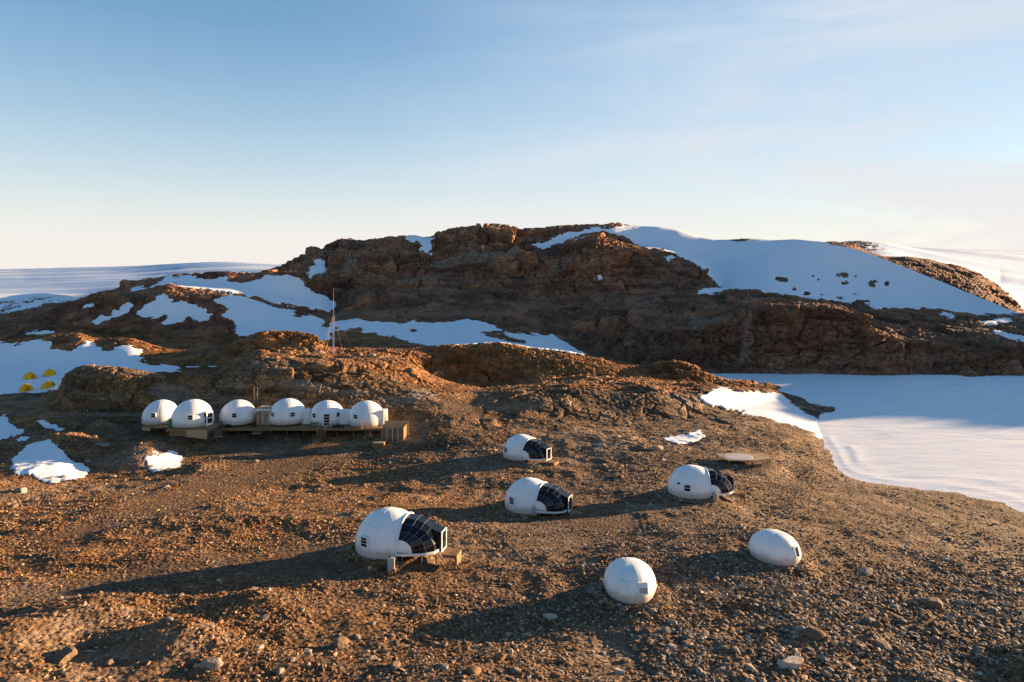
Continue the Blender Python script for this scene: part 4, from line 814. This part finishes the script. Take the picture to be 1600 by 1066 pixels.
for k, (xx, m_, lb) in enumerate([(-.75, M_WOODL, 'pale bundle lying at the left end of the hut roof'), (.05, M_YELD, 'orange bundle lying in the middle of the hut roof'), (.75, M_WOODL, 'pale bundle lying at the right end of the hut roof')]):
    s = MB(); s.lathe([(.05, 0), (.32, .04), (.38, .16), (.28, .30), (.05, .36)], 12); o = s.build('bundle', m_, None, True); o.location = (hx + xx, hy + .5, DK + 2.565); o.scale = (1.1, .8, .9); tag(o, lb, 'bundle', 'bundles on the hut roof')
# slatted enclosure and box at the right end of the row
ex0, ex1, ey, ez = X(595.5, 104.5), X(631, 104.5), 104.5, gz(X(612, 104.5), 104.8) - .02
t = thing('slatted_enclosure', 'slatted wooden enclosure with pale uprights at the right end of the row', 'enclosure', ((ex0 + ex1) / 2, ey, ez)); w = (ex1 - ex0) / 2
b = MB()
for k in range(11): b.box(-w, w, -.02, .02, .35 + k * .165, .50 + k * .165)
b.build('front_slats', M_WOOD, t)
for sx in (w, -w):
    b = MB()
    for k in range(11): b.box(sx - .02, sx + .02, .03, 2.6, .35 + k * .165, .50 + k * .165)
    b.build('side_slats', M_WOOD, t)
b = MB()
for k in range(14): b.box(-w, w + .3, 2.63, 2.67, .35 + k * .165, .50 + k * .165)
b.build('rear_slats', M_WOODL, t)  # paler wood paints in the sunlight on the rear wall
for k in range(5): MB().box(-w + .02 + (2 * w - .1) * k / 4, -w + .08 + (2 * w - .1) * k / 4, -.07, -.023, 0.05, 2.2).build('upright', M_WHITE if k else M_WOODL, t)
MB().box(-w + .03, w - .03, .03, 2.6, .1, .34).build('floor', M_WOODD, t)
MB().box(w + .05, w + .14, -.4, -.3, -.3, 1.7).build('corner_post', M_WOODL, t)
bx_, by_ = X(592, 102.6), 102.6
t = thing('wooden_crate', 'low wooden crate with a pale lid in front of the slatted enclosure', 'crate', (bx_, by_, gz(bx_, by_) - .02))
b = MB()
for k in range(4): b.box(-.85, .85, -.45, .45, .03 + k * .19, .21 + k * .19)
b.build('body', M_WOOD, t); MB().box(-.9, .9, -.5, .5, .785, .85).build('lid', M_WOODL, t)
# deck clutter
t = thing('green_drum', 'green plastic drum standing between the two leftmost domes', 'drum', (X(267.3, 105.2), 105.0, row_pos[1][2] - .02))
MB().lathe([(.26, 0), (.29, .03), (.29, .38), (.31, .41), (.29, .44), (.29, .8), (.31, .83), (.29, .86), (.29, 1.2), (.26, 1.24)], 20).build('body', M_GREEN, t, True); MB().lathe([(.07, 1.24), (.07, 1.29)], 10).build('cap', M_BLACK, t)
def mkcrate(lb, px, d, w, h):
    t = thing('storage_box', lb, 'box', (X(px, d), d, DK + .005)); MB().box(-w / 2, w / 2, -.3, .3, 0, h).build('body', M_BLACK, t, False, .05); MB().box(-w / 2 - .03, w / 2 + .03, -.33, .33, h + .002, h + .06).build('lid', M_BLACK, t, False, .02)
mkcrate('black storage box at the front foot of the dome left of the hut', 357, 107.8, .75, .45); mkcrate('black storage box right of the dome left of the hut', 397, 108.2, .5, .62)
mkcrate('long low black box on the deck right of the dome with the stairs', 529, 108.0, 1.7, .28)
t = thing('bench', 'dark wooden bench left of the stairs on the long deck', 'bench', (X(491, 107.6), 107.6, DK + .003))
b = MB(); [b.box(-.6, .6, -.2 + k * .14, -.09 + k * .14, .42, .46) for k in range(3)]; b.build('seat', M_WOODD, t)
b = MB(); [b.box(-.6, .6, .22, .26, .55 + k * .14, .65 + k * .14) for k in range(2)]; b.build('backrest', M_WOODD, t)
for xx in (-.55, .5):
    for yy, hh in ((-.19, .419), (.17, .80)): MB().box(xx, xx + .05, yy, yy + .045, 0, hh).build('leg', M_WOODD, t)
# hexagonal platform by the lake
zt = 3.95
pts = [(1117, 709), (1138, 719), (1181, 719.6), (1205, 716.5), (1197, 710.2), (1160, 707)]
P = []
for (px, py) in pts: d = (CZ - zt) * F / (py - HZ); P.append(Vector((X(px, d), d, 0)))
c0 = sum(P, Vector()) / 6; t = thing('timber_platform', 'six sided wooden platform with a white round patch near the lake shore', 'platform', (c0.x, c0.y, zt)); P = [p - c0 for p in P]
b = MB(); b.add([(p.x, p.y, -.12) for p in P] + [(p.x, p.y, 0) for p in P], [tuple(range(6))[::-1], tuple(range(6, 12))] + [(k, (k + 1) % 6, 6 + (k + 1) % 6, 6 + k) for k in range(6)]); b.build('deck_top', M_WOODL, t)
for p in P: MB().box(p.x * .94 - .06, p.x * .94 + .06, p.y * .92 - .06, p.y * .92 + .06, -1.2, -.121).build('support', M_WOOD, t)
mid = (P[1] + P[2]) / 2
b = MB(); b.lathe([(2.05, .004), (2.0, .012), (1.7, .016), (.1, .018)], 40); o = b.build('snow_disc', M_SNOWT, t, True); o.location = (-1.25, -.15, 0); o.scale = (1.0, .82, 1)
b = MB(); b.box(P[2].x - .6, P[2].x + .5, P[2].y - 1.0, P[2].y - .03, -.75, -.2); b.build('step', M_WOOD, t)
for (px, d, h_) in ((1153, 98.6, 1.1), (1206, 97.6, 1.5), (1186, 99.0, 2.0)):
    x_ = X(px, d); s = MB(); s.tube([(0, 0, -.3), (.03, 0, h_)], .045, 6); o = s.build('marker_stake', M_WOODL); o.location = (x_, d, gz(x_, d)); tag(o, 'thin pale stake behind the platform, %s' % {1153: 'the leftmost of three', 1206: 'at its right corner', 1186: 'tallest of three'}[px], 'stake', 'stakes around the platform')

# ------------------------------------------------------------------ tents, mast, poles
def make_tent():
    t = thing('camping_tent', '', 'tent', group='yellow tents on the snow'); n, m = 28, 9; a, h = 1.2, 1.35
    b = MB(); V = []; Fs = []
    for i in range(m + 1):
        q = i / m * math.pi / 2
        for k in range(n):
            an = 2 * math.pi * k / n; g = 1 + .05 * math.cos(6 * an) * math.cos(q); V.append((a * math.cos(q) ** .85 * g * math.cos(an), a * .9 * math.cos(q) ** .85 * g * math.sin(an), h * math.sin(q)))
    for i in range(m):
        for k in range(n): Fs.append((i * n + k, i * n + (k + 1) % n, (i + 1) * n + (k + 1) % n, (i + 1) * n + k))
    b.add(V, Fs).build('canopy', M_YEL, t, True)
    d = MB(); q = [Vector((a * 1.04 * math.cos(u) * math.cos(v), -a * .95 * math.cos(u) * math.sin(v), h * 1.03 * math.sin(u))) for u in np.linspace(0, .8, 5) for v in np.linspace(.5, 1.2, 4)]
    d.add(q, [(i * 4 + j, i * 4 + j + 1, i * 4 + j + 5, i * 4 + j + 4) for i in range(4) for j in range(3)]).build('door_panel', M_YELD, t, True)
    p = MB()
    for an in (0, 1.05, 2.1): p.tube([(a * 1.06 * math.cos(q) * math.cos(an), a * .96 * math.cos(q) * math.sin(an), h * 1.015 * abs(math.sin(q))) for q in np.linspace(0, math.pi, 20)], .022, 5)
    p.build('pole', M_YELD, t); return t
tent0 = make_tent()
def hill_z(x, y):                                            # height of the built land near a point off the smooth ground
    c = int(np.argmin(np.abs(COLS - (800 + F * x / y)))); k = int(np.argmin(np.abs(PY_[:, c] - y))); return float(PZ_[k, c])
for i, ((px, d), lb) in enumerate(zip([(41, 130.5), (47, 145.5), (76, 131.5), (77.5, 148)], ['yellow tent on the snow, front left of the four', 'yellow tent on the snow, rear left of the four', 'yellow tent front right of the four, beside the dark outcrop', 'yellow tent rear right of the four, nearest the snow slope'])):
    x, y = X(px, d), d; z = hill_z(x, y) - .05
    if i == 0: tent0.location = (x, y, z); tent0['label'] = lb
    else: dup(tent0, (x, y, z), .4 * i, lb)
mx, my = X(521, 150), 150; mz = hill_z(mx, my) - .2
t = thing('radio_mast', 'tall thin guyed radio mast, blue below, on the rocky hill', 'mast', (mx, my, mz)); MH = zrow(450, 150) - mz
b = MB()
for k in range(3):
    a = 2 * math.pi * k / 3; b.tube([(.16 * math.cos(a), .16 * math.sin(a), 0), (.12 * math.cos(a), .12 * math.sin(a), MH * .58)], .03, 5)
z_ = 0
while z_ < MH * .56:
    for k in range(3): a, c = 2 * math.pi * k / 3, 2 * math.pi * (k + 1) / 3; b.tube([(.15 * math.cos(a), .15 * math.sin(a), z_), (.15 * math.cos(c), .15 * math.sin(c), z_ + .35)], .014, 4)
    z_ += .36
b.build('lattice_tower', M_BLUE, t); MB().tube([(0, 0, MH * .55), (0, 0, MH)], [.055, .02], 6).build('aerial', M_WOODL, t)
for (px, py, d) in ((503, 540, 148), (537, 545, 147), (558, 547, 147), (510, 530, 156)):
    e = Vector((X(px, d) - mx, d - my, hill_z(X(px, d), d) - mz)); MB().tube([(0, 0, MH * .60), e], .022, 4).build('guy_wire', M_WOODL, t)
for (pa, da, ya, pb, db_, ybb, lb) in [(415, 125.5, 596, 425, 126.5, 568, 'thin leaning pole on the face of the outcrop behind the domes'), (437, 136, 560, 437, 136, 545, 'short upright pole on top of the outcrop left of the lit rocks'), (497, 119, 629, 502, 121, 600, 'thin pole leaning against the slope behind the dome with the stairs'), (388, 116, 628, 402, 118, 614, 'pale plank leaning behind the dome left of the hut'), (668, 132, 590, 683, 134, 581, 'thin pole lying on the sunlit slope right of the camp')]:
    A = Vector((X(pa, da), da, hill_z(X(pa, da), da) - .3)); B = Vector((X(pb, db_), db_, zrow(ybb, db_))); s = MB(); s.tube([(0, 0, 0), B - A], .032, 6); o = s.build('pole', M_WOODL); o.location = A; tag(o, lb, 'pole')
A = Vector((X(397, 117), 117, hill_z(X(397, 117), 117))); H_ = zrow(605, 117) - A.z
t = thing('pole_frame', 'thin pale pole frame of two uprights and a bar on the slope behind the entrance hut', 'frame', A)  # simple frame of thin poles
for xx in (0, .6): MB().tube([(xx, 0, -.3), (xx, 0, H_)], .022, 6).build('post', M_WOODL, t)
MB().tube([(0, 0, H_ - .03), (.6, 0, H_ - .03)], .02, 6).build('crossbar', M_WOODL, t)
for (pa, pb, py, d, lb) in ((291, 310, 573, 142, 'left of the two white planks lying behind the dark outcrop'), (326, 338, 572.5, 142, 'right of the two white planks lying behind the dark outcrop')):
    s = MB(); s.box(0, X(pb, d) - X(pa, d), -.25, .25, 0, .14); o = s.build('plank', M_WHITE, None, False, .02); o.location = (X(pa, d), d, zrow(py, d) - .1); tag(o, lb, 'plank')

# ------------------------------------------------------------------ loose stones
def stone_mat():
    m = bpy.data.materials.new('stone'); ns, ls = nodes(m); b = ns['Principled BSDF']; co = N(ns, 'TexCoord').outputs['Object']
    at = N(ns, 'Attribute', attribute_name='tint').outputs['Color']
    n = N(ns, 'TexNoise'); n.inputs['Scale'].default_value = 5; n.inputs['Detail'].default_value = 5; ls.new(co, n.inputs['Vector'])
    ls.new(mixc(ns, ls, .6, at, rampn(ns, ls, n.outputs[0], [(.3, (.6, .58, .56)), (.7, (1.35, 1.33, 1.3))]), 'MULTIPLY'), b.inputs['Base Color'])
    b.inputs['Roughness'].default_value = .85; b.inputs['Specular IOR Level'].default_value = .2
    bu = N(ns, 'Bump'); bu.inputs['Distance'].default_value = .05; ls.new(n.outputs[0], bu.inputs['Height']); ls.new(bu.outputs[0], b.inputs['Normal']); return m
M_STONE = stone_mat()
def ico(sub):
    bm = bmesh.new(); bmesh.ops.create_icosphere(bm, subdivisions=sub, radius=1); bm.verts.ensure_lookup_table()
    V = np.array([v.co[:] for v in bm.verts]); Fs = np.array([[v.index for v in f.verts] for f in bm.faces]); bm.free(); return V, Fs
IV, IF = ico(1)
PAL = np.array([[.165,.112,.072],[.225,.162,.110],[.32,.250,.182],[.180,.098,.048],[.10,.072,.054],[.42,.355,.28],[.22,.118,.052],[.26,.22,.185]])
PWT = np.array([.22,.20,.10,.16,.16,.025,.08,.055]); PWT /= PWT.sum()
def clear_of(Xs, Ys, m=0):
    k = np.ones(len(Xs), bool)
    for (px, d, yb, a) in POD:
        x, y = gp(px, d); c, s_ = math.cos(R_(a)), math.sin(R_(a)); u = (Xs - x) * c + (Ys - y) * s_; v = -(Xs - x) * s_ + (Ys - y) * c
        k &= ~((np.hypot(u, v) < 2.45 + m) | ((u > 0) & (u < 6.0 + m) & (np.abs(v) < 2.2 + m)))
    for (px, d, yb, a) in EGG:
        x, y = gp(px, d); k &= np.hypot(Xs - x, Ys - y) > 1.95 + m
    k &= ~((Xs > X(220, 108)) & (Xs < X(634, 104)) & (Ys > 101.6) & (Ys < 116))
    x, y = gp(1162, 96.5); k &= ~((np.abs(Xs - x) < 4.2) & (np.abs(Ys - y) < 2.4)); return k
def density(px, py, Xs, Ys):
    cl = fbm(Xs, Ys, 0 * Xs, 5, 3, 300) * .5 + .5
    w = .25 + .9 * sstep(.35, .7, cl)
    w *= 1 + 1.6 * sstep(900, 1150, px) * sstep(860, 930, py)                   # lower right boulder field
    w *= 1 + 1.2 * np.exp(-((px - 1000) / 110) ** 2 - ((py - 715) / 28) ** 2)   # rubble above the platform
    w *= 1 + .9 * np.exp(-((px - 650) / 140) ** 2 - ((py - 735) / 22) ** 2)
    w *= 1 + .9 * np.exp(-((px - 150) / 170) ** 2 - ((py - 830) / 28) ** 2)
    w *= 1 - .7 * sstep(1230, 1330, px) * sstep(870, 800, py)                    # fine shingle by the shore
    return w
def scatter(n, d0, d1, seed):
    r = np.random.default_rng(seed); d = np.sqrt(r.uniform(d0 ** 2, d1 ** 2, n)); px = r.uniform(-60, 1660, n); Xs = (px - 800) / F * d
    zb = base_z(Xs, d); py = HZ + (CZ - zb) * F / d; tr = flat_mask(px, zb, d)
    k = (r.uniform(0, 3.0, n) < density(px, py, Xs, d) * (1 - .75 * tr)) & (zb > .12) & clear_of(Xs, d)
    Xs, d, px, py = Xs[k], d[k], px[k], py[k]
    q = ~((px < 300) & (d > 118) & ~((px > 92) & (d < 130))); Xs, d, px, py = Xs[q], d[q], px[q], py[q]
    for p in ([(15,725),(55,700),(95,712),(144,735),(120,747),(80,755),(20,749)], [(222,731),(250,717),(280,714),(276,728)], [(-60,655),(12,650),(42,680),(0,692),(-60,700)], [(1036,681),(1092,670),(1100,682),(1060,694)], [(1092,623),(1122,606),(1228,618),(1300,668),(1284,686),(1240,668),(1150,643)], [(-60,594),(95,592),(92,608),(50,615),(-60,626)], [(55,661),(75,659),(98,668)]):
        q = ~inpoly(px, py, p); Xs, d, px, py = Xs[q], d[q], px[q], py[q]
    return Xs, d, px, py
def stones_mesh(Xs, Ys, Zs, size, seed):
    n = len(Xs); r = np.random.default_rng(seed)
    a = r.uniform(0, 2 * np.pi, n); sc = size[:, None] * np.stack([r.uniform(.8, 1.5, n), r.uniform(.6, 1.0, n), r.uniform(.26, .62, n)], -1)
    V = IV[None] * (1 + r.uniform(-.38, .38, (n, 12, 1))) + r.uniform(-.12, .12, (n, 12, 3)); V = V * sc[:, None]
    tx, ty = r.normal(0, .22, n), r.normal(0, .22, n); V[..., 2] += V[..., 0] * tx[:, None] + V[..., 1] * ty[:, None]
    c, s_ = np.cos(a)[:, None], np.sin(a)[:, None]; x = V[..., 0] * c - V[..., 1] * s_; y = V[..., 0] * s_ + V[..., 1] * c
    P = np.stack([x + Xs[:, None], y + Ys[:, None], V[..., 2] + (Zs + size * .18)[:, None]], -1).reshape(-1, 3)
    Fs = (IF[None] + (np.arange(n) * 12)[:, None, None]).reshape(-1, 3)
    me = mesh_np('stones', P, Fs, False)
    west = sstep(8, -16, Xs)[:, None]; col = PAL[r.choice(len(PAL), n, p=PWT)] * r.uniform(.75, 1.3, (n, 1)) * (1 + west * (np.array([1.12, .90, .66]) - 1)); C = np.concatenate([np.repeat(col, 12, 0), np.ones((n * 12, 1))], 1).astype(np.float32)
    t = me.attributes.new('tint', 'FLOAT_COLOR', 'POINT'); t.data.foreach_set('color', C.ravel()); me.materials.append(M_STONE); return me
SX, SY, SS = [], [], []
for (n, d0, d1, lo, hi, sd_) in ((170000, 30, 64, .05, .22, 1), (120000, 60, 112, .08, .25, 2), (30000, 105, 150, .12, .28, 3)):
    x, y, px, py = scatter(n, d0, d1, sd_); r = np.random.default_rng(sd_ + 50); s = lo + (hi - lo) * r.beta(1.0, 3.8, len(x)); s *= 1 + .5 * sstep(1000, 1200, px) * sstep(860, 940, py)
    SX.append(x); SY.append(y); SS.append(s)
for lst, rad in ((POD, 2.55), (EGG, 2.0)):                                  # stones piled round the shelters
    for (px, d, yb, a) in lst:
        x, y = gp(px, d); q = np.random.default_rng(int(px)); m = 420; an = q.uniform(0, 2 * np.pi, m); rr = rad * (1.0 if lst is POD else 1.0) + np.abs(q.normal(.08, .33, m))
        ex, ey_ = (1, 1) if lst is POD else (1.0, 1.0)
        xx, yy = x + rr * np.cos(an), y + rr * np.sin(an); c, s_ = math.cos(R_(a)), math.sin(R_(a)); u = (xx - x) * c + (yy - y) * s_; v = -(xx - x) * s_ + (yy - y) * c
        if lst is POD: k = ~((u > 1.1) & (np.abs(v) < 2.3))
        else:
            k = ((np.abs(u) / 2.25) ** 2.2 + (np.abs(v) / 1.82) ** 2.2) > .95
        SX.append(xx[k]); SY.append(yy[k]); SS.append(q.uniform(.10, .26, k.sum()))
SX, SY, SS = map(np.concatenate, (SX, SY, SS))
SZ = ground_z(SX, SY); hk = SY > 118
for i in np.where(hk)[0]: SZ[i] = hill_z(SX[i], SY[i])
st = bpy.data.objects.new('stones', stones_mesh(SX, SY, SZ, SS, 77)); COL.objects.link(st); st['kind'] = 'stuff'; st['label'] = 'countless small loose brown and grey stones on the ground'

# single boulders
BV, BF = ico(3); BM = []
for v in range(14):
    r = np.random.default_rng(400 + v); V = BV.copy()
    for k in range(9):                                     # chop flat faces
        nrm = r.normal(size=3); nrm /= np.linalg.norm(nrm); h_ = r.uniform(.55, .85); dd = V @ nrm; V -= np.maximum(dd - h_, 0)[:, None] * nrm
    V += .06 * fbm(V[:, 0] + v * 7, V[:, 1], V[:, 2], .5, 3, 500 + v)[:, None] * BV; V *= np.array([r.uniform(1, 1.35), r.uniform(.75, 1), r.uniform(.4, .7)])
    me = mesh_np('boulder', V, BF, False); c = PAL[[1, 2, 3, 0, 7, 1, 5, 2, 4, 0, 6, 7, 3, 1][v]]
    t = me.attributes.new('tint', 'FLOAT_COLOR', 'POINT'); t.data.foreach_set('color', np.tile(np.array([*c, 1], np.float32), len(V))); me.materials.append(M_STONE); BM.append(me)
def boulder(x, y, z, s, v, label, group, name='boulder'):
    o = bpy.data.objects.new(name, BM[v % 14]); COL.objects.link(o); o.location = (x, y, z + s * .16); o.scale = (s,) * 3; o.rotation_euler = (random.uniform(-.2, .2), random.uniform(-.2, .2), random.uniform(0, 6.28))
    return tag(o, label, 'boulder', group)
def by_row(px, py):                                          # ground point seen at a given place
    d = 60.0
    for _ in range(40):
        z = gz((px - 800) / F * d, d); d = .5 * d + .5 * (CZ - z) * F / (py - HZ)
    return (px - 800) / F * d, d, gz((px - 800) / F * d, d)
for (px, py, s, v, lb) in [(1455, 946, .85, 3, 'large brown boulder far right, above the dark rubble corner'), (1271, 993, .62, 2, 'pale rounded boulder below the egg-shaped cabin at right'), (1235, 1039, .70, 6, 'pale boulder near the bottom edge, right of centre'),
        (1352, 896, .62, 1, 'tan boulder right of the egg-shaped cabin'), (741, 1050, .42, 2, 'pale upright stone near the bottom edge, left of the two-window cabin'), (860, 965, .42, 6, 'pale boulder left of the two-window cabin, in its shadow'), (781, 1029, .36, 10, 'rusty boulder just below the long shadow of the two-window cabin'),
        (940, 697, .75, 6, 'pale boulder on the slope right of the farthest glazed pod'), (1001, 702, .80, 2, 'left of the paired grey boulders above the pod with the vent'), (1025, 702, .95, 7, 'right of the paired grey boulders above the pod with the vent'), (826, 738, .5, 1, 'boulder between the two glazed pods in the middle'),
        (200, 687, .85, 2, 'pale boulder left of the deck of the row of domes'), (165, 697, .8, 7, 'grey boulder in the shade left of the row of domes'), (34, 770, .9, 4, 'dark boulder at the left edge below the snow patches'), (535, 1008, .55, 3, 'orange-lit boulder at the bottom left of the long cabin shadow'), (100, 1030, .7, 3, 'brown boulder in the bottom left corner'), (330, 1040, .55, 1, 'tan boulder near the bottom edge at left'), (1380, 1010, .5, 5, 'brown slab among rubble near the bottom right'), (390, 715, .6, 2, 'pale rock in the little cairn below the row of domes'), (398, 722, .5, 1, 'brown rock in the little cairn below the row of domes'), (1250, 985, .4, 11, 'grey stone just left of the pale rounded boulder at right')]:
    x, y, z = by_row(px, py); boulder(x, y, z, s, v, lb, 'large boulders on the stony slope')
for (px, d, s, v, lb) in [(497, 147.5, 1.5, 1, 'big sunlit block at the right end of the rock knob'), (470, 147.0, 1.3, 3, 'big sunlit block in the middle of the rock knob'), (559, 140, 1.1, 3, 'sunlit boulder on the hilltop right of the mast'), (583, 141, .9, 1, 'sunlit boulder on the hilltop, farthest right of the skyline'), (640, 134, 1.1, 3, 'sunlit boulder on the slope above the slatted enclosure'), (612, 137, .7, 10, 'small sunlit boulder on the hill slope right of the mast'), (730, 133, .6, 2, 'pale boulder beside the curved dark path')]:
    x, y = X(px, d), d; boulder(x, y, hill_z(x, y) - .1, s, v, lb, 'boulders on the hill behind the camp')
BIG = [('lower right rubble field', 'angular brown-grey boulder in the rubble field at lower right', 105, (1040, 1640, 900, 1066), (.18, .34)), ('bottom centre', 'brown boulder on the stony ground below the two-window cabin', 40, (640, 1040, 955, 1066), (.16, .28)),
       ('bottom left', 'sunlit brown boulder on the rough ground at lower left', 45, (0, 640, 905, 1066), (.14, .30)), ('rubble above the pod', 'boulder in the rubble right of the farthest glazed pod', 40, (870, 1110, 685, 745), (.22, .5)), ('left slope', 'boulder on the shaded slope left of the row of domes', 30, (0, 330, 680, 790), (.25, .55)), ('below the row', 'grey boulder on the slope below the row of domes', 24, (500, 780, 695, 770), (.22, .42))]
for grp, lb, n, (xa, xb, ya, yb2), (sa, sb) in BIG:
    k = 0
    while k < n:
        px, py = random.uniform(xa, xb), random.uniform(ya, yb2); d = 60.0
        for _ in range(12): zz = float(base_z((px - 800) / F * d, d)[0]); d = .5 * d + .5 * (CZ - zz) * F / (py - HZ)
        x = (px - 800) / F * d
        if zz < .2 or not clear_of(np.array([x]), np.array([d]), .5)[0] or flat_mask(np.array([px]), np.array([zz]), np.array([d]))[0] > .3: 
            k += .02; continue
        boulder(x, d, gz(x, d), random.uniform(sa, sb) ** 1.0, random.randrange(14), lb, 'boulders: ' + grp); k += 1
